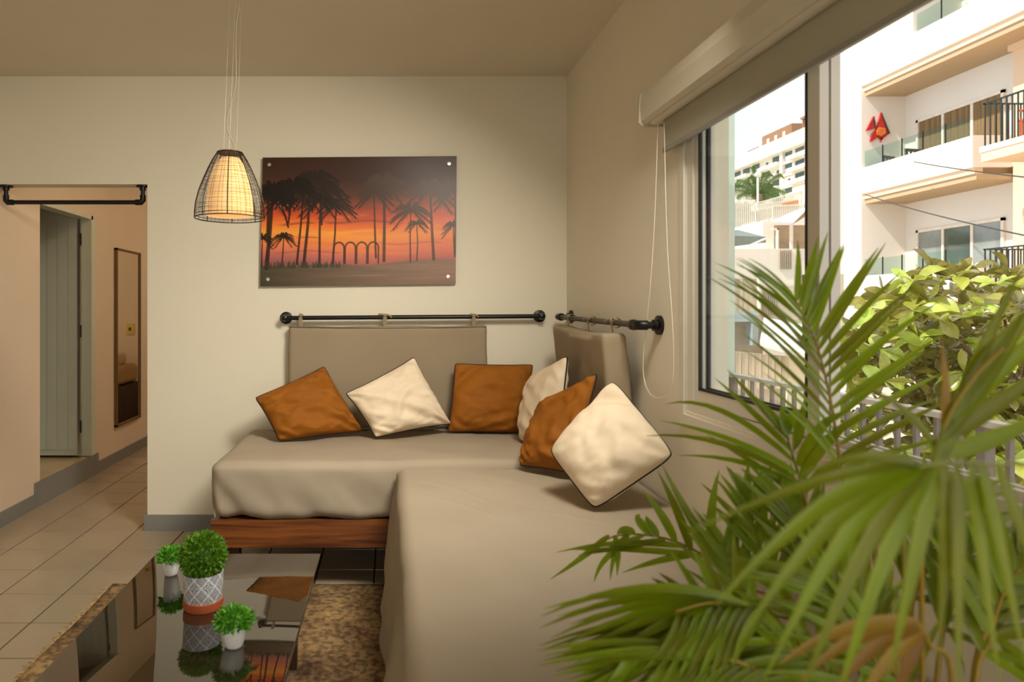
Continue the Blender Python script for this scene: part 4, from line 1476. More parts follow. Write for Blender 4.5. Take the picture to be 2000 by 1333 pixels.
# ---- far hotel block on the hill
XH = 100.0
hot = thing('hotel_block', (110, 170, 6), 'long white hotel block on the hill seen through the pane', 'building')
def hy(px):
    return XH * F / (px - VX)
def hz(t):      # height from slope (VY - py)/(px - VX)
    return H + t * XH
ztop = hz(0.432)
FLH = 3.05
MB().box((XH, hy(1600), 6), (XH + 14, hy(1385), ztop - 3.4)).build('wall', M_bwall, hot)
MB().box((XH - 1.6, hy(1600), ztop - 3.4), (XH + 14, hy(1385), ztop)).build('roof_band', M_bwall, hot)
M_hw = mat('hotel_window', (64, 82, 80), 0.1, 0.35, 0.4)
M_hb = mat('hotel_brown', (150, 108, 78), 0.8, 0.1, 0.5)
nfl = 10
ys0, ys1 = hy(1600), hy(1385)
nb_ = 11
bw = (ys1 - ys0) / nb_
for k in range(nfl):
    zt2 = ztop - 3.4 - k * FLH
    for i in range(nb_):
        y0 = ys0 + i * bw
        if (i + k) % 5 == 4:
            MB().box((XH - 0.05, y0 + 1.4, zt2 - 2.2), (XH + 0.1, y0 + 2.4, zt2 - 0.9)).build('window', M_hw, hot)
        else:
            MB().box((XH - 0.05, y0 + 0.7, zt2 - 2.35), (XH + 0.1, y0 + bw - 0.6, zt2 - 0.25)).build('window', M_hw, hot)
        if i in (0, 1, 3, 4, 6, 7, 9, 10):
            MB().box((XH - (2.2 if i < 2 else 1.5), y0 + 0.2, zt2 - FLH), (XH, y0 + bw - 0.2, zt2 - FLH + 0.95)).build('balcony', M_bwall, hot)
    if k < 6:
        MB().box((XH - 0.4, ys0, zt2 - FLH - 0.1), (XH, ys1, zt2 - FLH + 0.25)).build('floor_band', M_bwall, hot)
MB().box((XH - 0.8, hy(1531) - 0.6, 6), (XH, hy(1531) + 0.6, ztop - 1)).build('divider', M_bwall, hot)
MB().box((XH - 0.2, hy(1548), ztop), (XH + 5, hy(1490), ztop + 3.0)).build('roof_house', M_hb, hot)
for px in (1502, 1517, 1533):
    MB().box((XH - 0.3, hy(px) - 0.5, ztop), (XH - 0.19, hy(px) + 0.5, ztop + 1.8)).build('roof_window', M_bwall, hot)
for px in (1568, 1572, 1576, 1580):
    MB().box((XH, hy(px) - 0.2, ztop), (XH + 0.4, hy(px) + 0.2, ztop + 3)).build('pergola_post', M_hb, hot)
MB().box((XH - 0.4, hy(1590), ztop + 2.8), (XH + 5, hy(1566), ztop + 3.3)).build('pergola_top', M_hb, hot)
MB().box((XH, hy(1480), ztop), (XH + 3, hy(1460), ztop + 1.0)).build('roof_vent', M_hb, hot)
MB().box((XH, hy(1452), ztop), (XH + 3, hy(1432), ztop + 0.8)).build('roof_vent', M_bwall, hot)

# ---- terraced houses between
def pbox(px0, py0, px1, py1, Y, depth, m_, name, parent, down=None):
    a, c = P(px0, py1, Y), P(px1, py0, Y)
    z0 = a.z if down is None else down
    return MB().box((a.x, Y, z0), (c.x, Y + depth, c.z)).build(name, m_, parent)
M_fence = mat('white_fence_paint', (240, 234, 220), 0.6)
M_pinkw = mat('pink_beige_wall', (188, 168, 152), 0.9, 0.05, 1)
M_grille = mat('beige_corrugated', (186, 172, 150), 0.9, 0.3, 1.5, stretch=(8, 8, 0.6))
M_teal = mat('teal_awning', (112, 132, 128), 0.8, 0.1, 2)
M_tarp = mat('awning_canvas', (232, 230, 226), 0.8)
M_porchbrown = mat('porch_interior', (150, 132, 108), 0.9, 0.3, 1.2)  # brown of the porch back wall and canopy side

house = thing('terraced_house', (12, 24, ZG), 'white terraced house with porch posts behind the pane', 'building')
pbox(1395, 486, 1600, 560, 24.0, 3.0, M_bwall, 'front_wall', house, ZG)
pbox(1490, 432, 1512, 486, 24.3, 2.7, M_bwall, 'side_wall', house)
pbox(1509, 440, 1600, 487, 26.8, 0.2, M_porchbrown, 'porch_back_wall', house)
pbox(1545, 432, 1549, 486, 24.0, 0.1, M_fence, 'porch_post', house)
pbox(1578, 396, 1582, 478, 24.0, 0.1, M_fence, 'porch_post', house)
pbox(1518, 446, 1521, 486, 24.0, 0.1, M_fence, 'porch_post', house)
pbox(1509, 446, 1521, 449, 24.0, 0.1, M_fence, 'porch_beam', house)
q0, q1, q2, q3 = P(1509, 436, 23.6), P(1549, 438, 23.6), P(1583, 405, 25.8), P(1540, 420, 26.2)
MB().prism([q0, q1, q2, q3], (0, 0, 0.06)).build('porch_canopy', M_tarp, house)
q0, q1, q2 = P(1549, 438, 23.55), P(1582, 404, 23.55), P(1582, 418, 23.55)
MB().prism([q0, q1, q2], (0, 0.05, 0)).build('canopy_side', M_porchbrown, house)
for k in range(7):
    px = 1523 + k * 3.7
    pbox(px, 488, px + 1.6, 526, 23.94, 0.05, mat('gate_bar', (180, 170, 152), 0.7), 'gate_bar', house)
pbox(1425, 545, 1484, 620, 23.6, 0.3, M_grille, 'corrugated_panel', house)
pbox(1482, 540, 1486, 605, 23.5, 0.1, M_fence, 'corner_post', house)
pbox(1496, 560, 1600, 625, 23.7, 0.2, mat('side_panel', (208, 196, 176), 0.9, 0.15, 1), 'lower_panel', house)
for k in range(6):
    px = 1498 + k * 4
    pbox(px, 570, px + 1.8, 616, 23.6, 0.05, M_conc, 'grille_bar', house)
aw = thing('teal_awning', (10.8, 21, 4.0), 'dark teal awning sheltering the terrace beside the pane edge', 'awning')
a0, a1, a2, a3 = P(1390, 459, 20.5), P(1496, 463, 20.5), P(1496, 474, 20.5), P(1400, 486, 20.5)
MB().prism([a0, a1, a2, a3], (0, 1.6, 0.4)).build('canvas', M_teal, aw)
MB().tube([P(1496, 466, 20.45), P(1462, 481, 20.45)], 0.035, 6).build('arm', M_fence, aw)
MB().box((P(1392, 0, 22.2).x, 22.1, ZG), (P(1396, 0, 22.2).x, 22.2, P(0, 462, 22.2).z)).build('post', M_fence, aw)

shed = thing('concrete_shed', (9.5, 15.5, ZG), 'weathered concrete lean-to with white sloping roof below the terrace', 'shed')
pbox(1395, 628, 1490, 680, 16.0, 1.5, M_conc, 'concrete_wall', shed, ZG)
pbox(1395, 608, 1481, 629, 15.6, 2.0, mat('blue_grey_slab', (160, 172, 172), 0.8, 0.15, 1), 'slab', shed)
pbox(1470, 628, 1481, 675, 15.55, 0.3, mat('blue_grey_post', (150, 160, 158), 0.8, 0.15, 1), 'post', shed)
r0, r1_, r2_, r3 = P(1484, 668, 14.6), P(1610, 700, 14.6), P(1596, 640, 17.6), P(1492, 620, 17.6)
MB().prism([r0, r1_, r2_, r3], (0, 0, -0.10)).build('sloping_roof', mat('white_sheet_roof', (244, 242, 238), 0.7), shed)
for k in range(11):
    px = 1397 + k * 13
    pbox(px, 684 + k * 1.2, px + 12, 760, 15.0, 0.08, M_grille, 'corrugated_sheet', shed)
pbox(1540, 700, 1612, 790, 15.2, 0.2, mat('pale_shed_wall', (214, 206, 190), 0.9, 0.12, 1), 'side_wall', shed, ZG)
pbox(1395, 755, 1545, 800, 15.3, 0.2, M_conc, 'plinth', shed, ZG)

# terrace wall and fences above the house
terr = thing('terrace_wall', (14, 29, ZG), 'white stepped terrace wall above the house porch', 'wall')
pbox(1385, 458, 1478, 480, 29.0, 1.0, M_bwall, 'wall_block', terr, ZG)
pbox(1474, 433, 1512, 500, 29.0, 1.0, M_bwall, 'wall_block', terr, ZG)
pbox(1508, 426, 1610, 500, 29.2, 1.0, M_bwall, 'wall_block', terr, ZG)
pbox(1575, 360, 1620, 440, 29.6, 1.0, M_bwall, 'stair_block', terr)
s0, s1_, s2_, s3 = P(1474, 400, 30.2), P(1576, 386, 30.2), P(1576, 392, 30.2), P(1474, 412, 30.2)
MB().prism([s0, s1_, s2_, s3], (0, 0.5, 0)).build('ramp_band', M_bwall, terr)
MB().prism([P(1474, 402, 31.0), P(1600, 384, 31.0), P(1600, 440, 31.0), P(1474, 440, 31.0)], (0, 0.4, 0)).build('ramp_face', M_pinkw, terr)
MB().prism([P(1530, 396, 30.15), P(1585, 386, 30.15), P(1585, 398, 30.15), P(1530, 404, 30.15)], (0, 0.3, 0)).build('roof_tiles', mat('orange_tile_roof', (222, 160, 120), 0.9, 0.2, 3), terr)

def fence(name, pts_top, pts_bot, n, Y, label, wpx=1.5, rail=True):
    t = thing(name, tuple(P(pts_bot[0][0], pts_bot[0][1], Y)), label, 'fence')
    (xa, ya), (xb_, yb_) = pts_top
    (_, za), (_, zb2) = pts_bot
    for i in range(n + 1):
        u = i / n
        px = xa + (xb_ - xa) * u
        a = P(px - wpx / 2, za + (zb2 - za) * u, Y)
        c = P(px + wpx / 2, ya + (yb_ - ya) * u, Y)
        MB().box((a.x, Y, a.z), (c.x, Y + 0.05, c.z)).build('picket', M_fence, t)
    if rail:
        MB().prism([P(xa, ya, Y - 0.02), P(xb_, yb_, Y - 0.02), P(xb_, yb_ + 2, Y - 0.02), P(xa, ya + 2, Y - 0.02)], (0, 0.06, 0)).build('top_rail', M_fence, t)
    return t
fence('tall_fence', ((1420, 393), (1475, 390)), ((1420, 458), (1475, 458)), 15, 29.3, 'tall white picket fence beside the teal awning', 1.7, False)
fence('terrace_fence', ((1477, 400), (1508, 394)), ((1477, 433), (1508, 433)), 8, 29.3, 'short white fence joining the tall fence at the corner')
fence('ramp_fence', ((1478, 396), (1576, 369)), ((1478, 402), (1576, 386)), 26, 29.9, 'upper white sloping ramp fence below the hotel', 1.4)
fence('porch_fence', ((1510, 402), (1580, 398)), ((1510, 426), (1580, 426)), 19, 29.5, 'lower white fence above the porch canopy', 1.5)

# palm and lamp post on the hill
M_pg = mat('hill_palm_frond', (110, 134, 76), 0.7, 0.3, 2, trans=0.25)
pt = thing('palm_tree', tuple(P(1480, 420, 34)), 'green palm tree below the far hotel', 'tree')
base = P(1480, 402, 34)
MB().tube([Vector((base.x, base.y, 0)), base, P(1481, 380, 34)], [0.35, 0.26, 0.2], 8).build('trunk', mat('palm_trunk', (120, 100, 76), 0.9, 0.2, 4), pt, True)
random.seed(31)
cr = P(1481, 384, 34)
for k in range(16):
    a = k / 16 * PI * 1.12 - 0.2
    L = random.uniform(1.0, 1.45)
    d = Vector((math.cos(a), random.uniform(-.5, .5), math.sin(a)))
    p1 = cr + d * L * 0.75 + Vector((0, 0, 0.35))
    p2 = cr + d * L * 1.1 + Vector((0, 0, -0.25 + 0.2 * math.sin(a)))
    fb = MB()
    pts = [bez(cr, p1, p2, t / 10) for t in range(11)]
    fb.tube(pts, [0.03 - 0.0025 * i for i in range(11)], 4)
    for i in range(1, 11):
        tdir = (pts[i] - pts[i - 1]).normalized()
        sd_ = tdir.cross(Vector((0, 1, 0.2))).normalized()
        for sg in (-1, 1):
            for h_ in (0, .5):
                o_ = pts[i - 1].lerp(pts[i], h_)
                e_ = o_ + sd_ * sg * 0.36 * (1 - 0.05 * i) + tdir * 0.22 + Vector((0, 0, -0.10))
                fb.add([o_ - tdir * 0.035, o_ + tdir * 0.035, e_], [(0, 1, 2)])
    fb.build('frond', M_pg, pt)
lp = thing('lamp_post', tuple(P(1480, 396, 30)), 'slim white lamp post in front of the hill palm', 'lamp post')
MB().tube([P(1480, 412, 30), P(1480, 344, 30)], 0.045, 8).build('pole', M_fence, lp)
MB().lathe([(0.02, -0.1), (0.13, -0.05), (0.15, 0.05), (0.05, 0.12)], P(1480, 342, 30), 12).build('lamp_head', M_fence, lp, True)
yb_s = thing('yellow_shrub', tuple(P(1436, 458, 31)), 'yellow green shrub behind the tall white fence', 'shrub')
random.seed(5)
sb = MB()
for i in range(1500):
    c = P(random.uniform(1412, 1480), random.uniform(402, 456), 31.2 + random.uniform(-.5, .5))
    d = Vector((random.uniform(-1, 1), random.uniform(-1, 1), random.uniform(-.3, 1))).normalized() * 0.26
    s = d.orthogonal().normalized() * 0.08
    sb.add([c - s, c + d * .5 + s, c + d, c + d * .5 - s * 2], [(0, 1, 2, 3)])
sb.build('foliage', mat('yellow_leaf', (150, 142, 56), 0.7, 0.6, 1.2, trans=0.3), yb_s, kind='stuff')
MB().tube([P(1440, 470, 31.2), P(1440, 430, 31.2)], 0.05, 6).build('stem', M_conc, yb_s)

# ---- big-leaved tree beyond the balcony
alm = thing('almond_tree', (4.2, 4.6, ZG), 'big leaved green tree just beyond the balcony railing', 'tree')
M_al1 = mat('almond_leaf', (176, 186, 84), 0.2, 0.3, 14, rand=0.55, trans=0.45, coat=0.5, spec=0.6)
M_bark = mat('almond_bark', (150, 122, 104), 0.9, 0.2, 8)
def leafmesh(L, Wd, curl, fold):
    m_ = MB()
    n = 6
    vs = []
    for i in range(n + 1):
        t = i / n
        wd_ = Wd * (math.sin(PI * t ** 1.5) ** 0.8) * (1 if t < 1 else 0) + 0.002
        z = -curl * t * t * L
        vs += [(t * L, -wd_, z + fold * wd_), (t * L, 0, z), (t * L, wd_, z + fold * wd_)]
    fs = []
    for i in range(n):
        for j in range(2):
            a = i * 3 + j
            fs.append((a, a + 1, a + 4, a + 3))
    me = bpy.data.meshes.new('leaf')
    me.from_pydata(vs, [], fs)
    me.polygons.foreach_set('use_smooth', [True] * len(me.polygons))
    me.materials.append(M_al1)
    return me
LM = [leafmesh(0.145, 0.036, 0.35, 0.5), leafmesh(0.12, 0.034, 0.7, 0.3), leafmesh(0.165, 0.040, 0.2, 0.7), leafmesh(0.13, 0.032, -0.4, 0.4)]
random.seed(17)
outline = [(1640, 640), (1665, 600), (1720, 560), (1750, 525), (1800, 505), (1860, 488), (1900, 495), (1960, 505), (2060, 520)]
def topy(px):
    for (a, ya), (c, yc_) in zip(outline, outline[1:]):
        if a <= px <= c:
            return ya + (yc_ - ya) * (px - a) / (c - a)
    return 700
ros = []
for i in range(900):
    px = random.uniform(1655, 2050)
    t0 = topy(px) + 22
    py = t0 + (random.random() ** 0.8) * (975 - t0)
    if px < 1800 and py > 745 and random.random() < 0.8:
        continue
    Yd = random.uniform(3.75, 5.4)
    c = P(px, py, Yd)
    if c.x < 2.25:
        continue
    if any((c - r).length < 0.125 for r in ros):
        continue
    ros.append(c)
trunk_top = Vector((4.6, 4.9, 0.6))
MB().tube([Vector((4.9, 5.1, ZG)), Vector((4.7, 5.0, -1.2)), trunk_top], [0.16, 0.12, 0.07], 10).build('trunk', M_bark, alm, True)
leaves = []
for c in ros:
    ax = Vector((random.uniform(-.5, .3), random.uniform(-.7, .3), 1)).normalized()
    nl = random.randint(6, 8)
    for k in range(nl):
        a = 2 * PI * k / nl + random.uniform(-.3, .3)
        d = Quaternion(ax, a) @ ax.orthogonal().normalized()
        d = (d + ax * random.uniform(-.5, .9)).normalized()
        zz = (ax - d * ax.dot(d)).normalized()
        zz = Quaternion(d, random.uniform(-1.1, 1.1)) @ zz
        yy = zz.cross(d)
        mtx = Matrix((( d.x, yy.x, zz.x, c.x), (d.y, yy.y, zz.y, c.y), (d.z, yy.z, zz.z, c.z), (0, 0, 0, 1)))
        mtx = mtx @ Matrix.Scale(random.uniform(.75, 1.15), 4)
        leaves.append((c.y, random.choice(LM), mtx))
leaves.sort(key=lambda q: q[0])
for (_, me, mtx) in leaves[:300]:
    place('leaf', me, mtx, alm)
rest = MB()
for (_, me, mtx) in leaves[300:]:
    rest.add([mtx @ v.co for v in me.vertices], [tuple(p.vertices) for p in me.polygons])
if rest.v:
    rest.build('foliage', M_al1, alm, True, kind='stuff')
for i, c in enumerate(ros):
    if i % 5 == 0:
        mid = c.lerp(trunk_top, 0.5) + Vector((random.uniform(-.1, .1), random.uniform(-.1, .1), -0.12))
        MB().tube(spline([c, mid, trunk_top], 6), [0.008, 0.009, 0.011, 0.013, 0.016, 0.02, 0.024], 5).build('branch', M_bark, alm, True)

# ================================================================== ARECA PALM IN THE FOREGROUND
random.seed(41)
BASE = Vector((0.74, 0.98, 0.0))
arp = thing('areca_palm', tuple(BASE), 'potted areca palm with long feathery fronds in the foreground', 'plant')
MB().lathe([(0.10, 0.0), (0.115, 0.003), (0.135, 0.15), (0.145, 0.27), (0.15, 0.28), (0.15, 0.29), (0.135, 0.29), (0.13, 0.26), (0.01, 0.255)], BASE, 36).build('pot', mat('brown_planter', (96, 66, 46), 0.6, 0.1, 6), arp, 40)
MB().lathe([(0.129, 0.0), (0.12, 0.012), (0.02, 0.016)], BASE + Vector((0, 0, 0.252)), 24).build('soil', mat('soil', (50, 36, 26), 0.95, 0.3, 30), arp)
M_pal = mat('areca_leaf', (128, 146, 12), 0.33, 0.22, 7, rand=0.30, trans=0.42, spec=0.5)
M_palo = mat('areca_leaf_browning', (150, 116, 34), 0.45, 0.25, 7, rand=0.2, trans=0.35)
M_rach = mat('areca_rachis', (142, 116, 26), 0.45, 0.2, 10)
M_cane = mat('areca_cane', (150, 140, 40), 0.5, 0.25, 10)
NLEAF = []
def leaflet(p0, p1, p2, wd, parent, m=None, up=None):
    n = 8
    vs = []
    for i in range(n + 1):
        t = i / n
        p = bez(p0, p1, p2, t)
        tg = ((p1 - p0) * (1 - t) + (p2 - p1) * t)
        if tg.length < 1e-6:
            tg = p2 - p0
        tg.normalize()
        nn = up if up is not None else Vector((-0.15, -0.75, 0.65))
        s = tg.cross(nn)
        if s.length < 1e-3:
            s = tg.orthogonal()
        s.normalize()
        nv = s.cross(tg).normalized()
        w_ = wd * (min(1.0, 0.35 + t * 4.5)) * (1 - max(0, (t - 0.35) / 0.65) ** 1.6) * 0.5 + 0.0004
        vs += [p - s * w_ + nv * w_ * 0.45, p, p + s * w_ + nv * w_ * 0.45]
    fs = []
    for i in range(n):
        for j in range(2):
            a = i * 3 + j
            fs.append((a, a + 1, a + 4, a + 3))
    NLEAF.append((wd * (p2 - p0).length / max(0.3, p0.y) ** 2, vs, fs, m or M_pal, parent))

def rachis(pts, r0=0.0045, r1=0.0015, n=22, name='frond', m=None):
    sp_ = spline([P(*q) if not isinstance(q, Vector) else q for q in pts], n)
    o = MB().tube(sp_, [r0 + (r1 - r0) * i / n for i in range(n + 1)], 7).build(name, m or M_rach, arp, True)
    return o, sp_

def at(sp_, t):
    x = t * (len(sp_) - 1)
    i = min(int(x), len(sp_) - 2)
    return sp_[i].lerp(sp_[i + 1], x - i)

def feather(pts, n, L, angL, angR, t0=0.2, wd=0.016, droop=0.05, nv=(-0.1, -0.9, 0.3), skipL=0.0, skipR=0.0, mcol=None, r0=0.0045, Lr=None, wl=None, arch=0.0):
    """a frond whose leaflets lie along both sides of the rachis, about normal nv"""
    o, sp_ = rachis(pts, r0)
    nv = Vector(nv).normalized()
    for i in range(n):
        t = t0 + (1 - t0) * (i + 0.5) / n
        p = at(sp_, t)
        tg = (at(sp_, min(1, t + 0.03)) - at(sp_, max(0, t - 0.03))).normalized()
        s = tg.cross(nv).normalized()
        env = (0.55 + 0.45 * math.sin(PI * min(1, 0.12 + 0.95 * (t - t0) / (1 - t0)))) 
        for sg, ang in ((-1, angL), (1, angR)):
            if sg < 0 and random.random() < skipL:
                continue
            if sg > 0 and random.random() < skipR:
                continue
            a = math.radians(ang * (1 - 0.45 * (t - t0) / (1 - t0)) + random.uniform(-5, 5))
            ll = (L if sg < 0 or Lr is None else Lr) * env * random.uniform(0.88, 1.1)
            d = (tg * math.cos(a) + s * sg * math.sin(a) + nv * random.uniform(-.08, .22)).normalized()
            p1 = p + d * ll * 0.5 + (Vector((0, 0, arch)) if sg < 0 else Vector())
            p2 = p + d * ll + Vector((0, 0, -droop * ll / 0.25 * random.uniform(.6, 1.3))) + nv * random.uniform(-.02, .01)
            leaflet(p, p1, p2, (wl if wl and sg < 0 else wd) * random.uniform(.85, 1.15), o, mcol)
    return o, sp_

def tips(o, base_pts, tip_pts, wd, m=None, up=None):
    """leaflets given one by one: (base), (bend), (tip) as pixel + distance"""
    for b_, t_ in zip(base_pts, tip_pts):
        p0 = P(*b_)
        p1 = P(*t_[0])
        p2 = P(*t_[1])
        leaflet(p0, p1, p2, wd, o, m, up)

C0 = BASE + Vector((0, 0, 0.26))
# A: tall upright frond in front of the window post
feather([C0 + Vector((0.02, 0.03, 0)), (1690, 1250, 1.08), (1665, 1060, 1.16), (1645, 930, 1.20), (1622, 780, 1.23), (1592, 665, 1.25), (1552, 582, 1.26)], 19, 0.265, 44, 64, 0.50, 0.0115, 0.02, (-0.05, -1, 0.12), Lr=0.255, wl=0.0085, arch=0.015)
# B: frond over the window sill, leaflets reaching left
oB, spB = rachis([C0 + Vector((-0.02, 0.05, 0)), (1640, 1250, 1.12), (1600, 1080, 1.22), (1568, 955, 1.28), (1545, 880, 1.30), (1530, 830, 1.31)], 0.0045)
tips(oB, [(1568, 950, 1.28), (1562, 930, 1.28), (1556, 908, 1.29), (1548, 885, 1.295), (1540, 860, 1.30), (1536, 848, 1.30), (1570, 965, 1.28), (1575, 985, 1.27)],
     [((1420, 840, 1.36), (1262, 852, 1.42)), ((1440, 850, 1.36), (1290, 822, 1.42)), ((1400, 765, 1.38), (1300, 790, 1.42)), ((1465, 800, 1.34), (1395, 738, 1.38)),
      ((1480, 790, 1.34), (1420, 722, 1.38)), ((1500, 800, 1.32), (1468, 770, 1.34)), ((1480, 890, 1.34), (1325, 890, 1.42)), ((1470, 900, 1.36), (1380, 850, 1.40))], 0.014)
tips(oB, [(1564, 935, 1.28), (1558, 910, 1.28), (1550, 880, 1.29), (1540, 850, 1.30), (1536, 838, 1.31), (1572, 960, 1.28)],
     [((1610, 850, 1.22), (1700, 800, 1.18)), ((1600, 820, 1.22), (1650, 805, 1.2)), ((1560, 830, 1.24), (1573, 778, 1.24)), ((1525, 820, 1.30), (1527, 790, 1.3)),
      ((1545, 815, 1.30), (1560, 800, 1.3)), ((1640, 890, 1.2), (1720, 870, 1.16))], 0.020)
# C: frond reaching over the daybed with upright leaflets
oC, spC = rachis([C0 + Vector((-0.05, 0.08, 0)), (1560, 1260, 1.18), (1470, 1150, 1.30), (1400, 1100, 1.38), (1310, 1055, 1.44), (1215, 1045, 1.50), (1140, 1075, 1.54)], 0.004)
tips(oC, [(1405, 1105, 1.38), (1350, 1078, 1.42), (1320, 1060, 1.43), (1285, 1050, 1.45), (1390, 1095, 1.38), (1270, 1046, 1.46), (1240, 1044, 1.48)],
     [((1340, 1010, 1.40), (1292, 905, 1.43)), ((1325, 1000, 1.42), (1284, 920, 1.44)), ((1290, 1000, 1.44), (1256, 958, 1.45)), ((1262, 1020, 1.46), (1262, 1008, 1.46)),
      ((1380, 1000, 1.36), (1405, 918, 1.36)), ((1235, 1012, 1.48), (1250, 1005, 1.48)), ((1215, 1030, 1.5), (1205, 1045, 1.5))], 0.019)
tips(oC, [(1380, 1090, 1.38), (1340, 1070, 1.42), (1300, 1055, 1.44), (1260, 1046, 1.46), (1230, 1045, 1.5), (1200, 1046, 1.5), (1190, 1046, 1.52), (1360, 1085, 1.40)],
     [((1260, 1070, 1.46), (1118, 1075, 1.55)), ((1220, 1050, 1.48), (1085, 1080, 1.58)), ((1220, 1070, 1.48), (1130, 1085, 1.55)), ((1170, 1080, 1.54), (1160, 1140, 1.55)),
      ((1195, 1070, 1.52), (1192, 1135, 1.52)), ((1210, 1080, 1.5), (1205, 1125, 1.5)), ((1150, 1085, 1.54), (1075, 1132, 1.6)), ((1290, 1090, 1.42), (1215, 1120, 1.46))], 0.014)
# D: broad drooping frond, leaflets sweeping left
oD, spD = rachis([C0 + Vector((-0.05, 0.0, 0)), (1620, 1290, 1.02), (1520, 1205, 1.02), (1450, 1180, 1.0), (1385, 1178, 0.98), (1320, 1195, 0.96)], 0.004)
dt = [(1056, 1205), (1054, 1228), (1075, 1248), (1100, 1262), (1138, 1268), (1172, 1288), (1240, 1292), (1290, 1300)]
for k, (tx_, ty_) in enumerate(dt):
    bx_ = 1460 - k * 16
    tips(oD, [(bx_, 1182, 0.99)], [((1260 + k * 18, 1110 + k * 16, 0.98), (tx_, ty_, 1.0))], 0.0155, None, Vector((0.1, -0.55, 0.8)))
for k in range(10):
    bx_ = 1500 - k * 18
    tips(oD, [(bx_, 1192 - k, 1.0)], [((1270 + k * 12, 1130 + k * 14, 1.02), (1062 + k * 26, 1190 + k * 15, 1.06))], 0.013, None, Vector((0.1, -0.6, 0.75)))
for k in range(9):
    tips(oD, [(1490 - k * 20, 1188, 1.0)], [((1450 - k * 14, 1240, 0.95), (1430 - k * 22, 1320 + random.uniform(-20, 10), 0.93))], 0.015)
# E: low frond along the bottom edge
oE, spE = rachis([C0 + Vector((-0.04, -0.03, -0.0)), (1600, 1400, 0.95), (1480, 1310, 0.95), (1380, 1280, 0.95), (1280, 1270, 0.96), (1200, 1290, 0.97)], 0.004)
for k in range(15):
    tips(oE, [(1460 - k * 17, 1300 - k * 2, 0.95)], [((1270 - k * 4 + random.uniform(-20, 20), 1225 + k * 9 + random.uniform(-8, 8), 0.95 + random.uniform(-.03, .03)), (1040 + k * 8 + random.uniform(-15, 15), 1272 + k * 10, 0.97))], 0.014, None, Vector((0.1, -0.6, 0.75)))
for k in range(9):
    tips(oE, [(1500 - k * 24, 1310 - k * 3, 0.95)], [((1440 - k * 20, 1340, 0.92), (1400 - k * 24, 1410, 0.9))], 0.014)
# more drooping leaflets below the broad frond
oD2, spD2 = rachis([C0 + Vector((-0.06, 0.02, 0)), (1610, 1340, 1.05), (1500, 1262, 1.06), (1420, 1235, 1.06), (1340, 1232, 1.06), (1270, 1250, 1.06)], 0.0035)
for k in range(12):
    tips(oD2, [(1480 - k * 16, 1255 - k * 1.5, 1.06)], [((1290 - k * 2, 1165 + k * 12 + random.uniform(-8, 8), 1.05), (1058 + k * 14 + random.uniform(-14, 14), 1262 + k * 7, 1.07))], 0.0135, None, Vector((0.1, -0.6, 0.75)))
for k in range(9):
    tips(oD2, [(1500 - k * 22, 1258 - k * 2, 1.06)], [((1460 - k * 20, 1280, 1.02), (1410 - k * 24, 1345 + random.uniform(-12, 12), 1.0))], 0.0135)
# F: blurred frond closest to the camera, arching in from the right with hanging leaflets
oF, spF = rachis([C0 + Vector((0.06, -0.06, 0.0)), (2150, 1180, 0.74), (2040, 935, 0.66), (1930, 908, 0.62), (1850, 905, 0.60), (1790, 912, 0.59)], 0.0026, m=mat('areca_rachis_green', (110, 112, 22), 0.45, 0.2, 10))
ft = [(1792, (1640, 905), (1345, 1040)), (1796, (1620, 930), (1400, 1180)), (1800, (1620, 960), (1440, 1260)), (1806, (1660, 960), (1490, 1333)), (1812, (1690, 1000), (1560, 1370)),
      (1818, (1730, 1020), (1625, 1400)), (1826, (1790, 1040), (1735, 1330)), (1844, (1845, 1040), (1830, 1300)), (1866, (1862, 1060), (1872, 1400)), (1895, (1900, 1060), (1955, 1350)),
      (1915, (1935, 1040), (2010, 1330)), (1945, (1975, 1020), (2070, 1240)), (1800, (1700, 870), (1560, 930))]
for k, (bx_, m1, t1) in enumerate(ft):
    tips(oF, [(bx_, 908, 0.60)], [((m1[0], m1[1], 0.58), (t1[0], t1[1], 0.60))], 0.0145 if k not in (0, 12) else 0.009, None, Vector((0.1, -0.75, 0.6)))
# F2: near frond rising to the right edge
oF2, spF2 = rachis([C0 + Vector((0.05, 0.0, 0.0)), (1800, 1180, 0.86), (1812, 960, 0.80), (1845, 830, 0.78), (1900, 740, 0.77), (1960, 680, 0.77)], 0.0035)
ft2 = [((1818, 930), (1880, 740), (1995, 525)), ((1835, 860), (1915, 740), (2050, 560)), ((1855, 815), (1950, 720), (2090, 600)), ((1840, 845), (1850, 760), (1838, 665)), ((1850, 850), (1930, 800), (2070, 700)),
       ((1840, 890), (1940, 860), (2070, 800)), ((1880, 770), (1930, 690), (2010, 600)), ((1820, 930), (1760, 880), (1690, 905)), ((1830, 880), (1780, 800), (1700, 760))]
for k, (b1, m1, t1) in enumerate(ft2):
    tips(oF2, [(b1[0], b1[1], 0.78)], [((m1[0], m1[1], 0.78), (t1[0], t1[1], 0.79))], 0.020 if k not in (3, 7, 8) else 0.010, None if k != 3 else M_palo, Vector((0.0, -0.95, 0.3)))
# G: browning frond low on the right
oG, spG = rachis([C0 + Vector((0.0, -0.05, 0)), (1860, 1400, 0.78), (1815, 1260, 0.74), (1792, 1215, 0.72)], 0.004)
for k, (m1, t1) in enumerate([((1640, 1205), (1520, 1300)), ((1660, 1220), (1560, 1333)), ((1690, 1240), (1610, 1380)), ((1730, 1270), (1660, 1400)), ((1760, 1290), (1740, 1400))]):
    tips(oG, [(1792 + k * 3, 1215 + k * 6, 0.72)], [((m1[0], m1[1], 0.72), (t1[0], t1[1], 0.73))], 0.013, M_palo, Vector((0.1, -0.75, 0.6)))
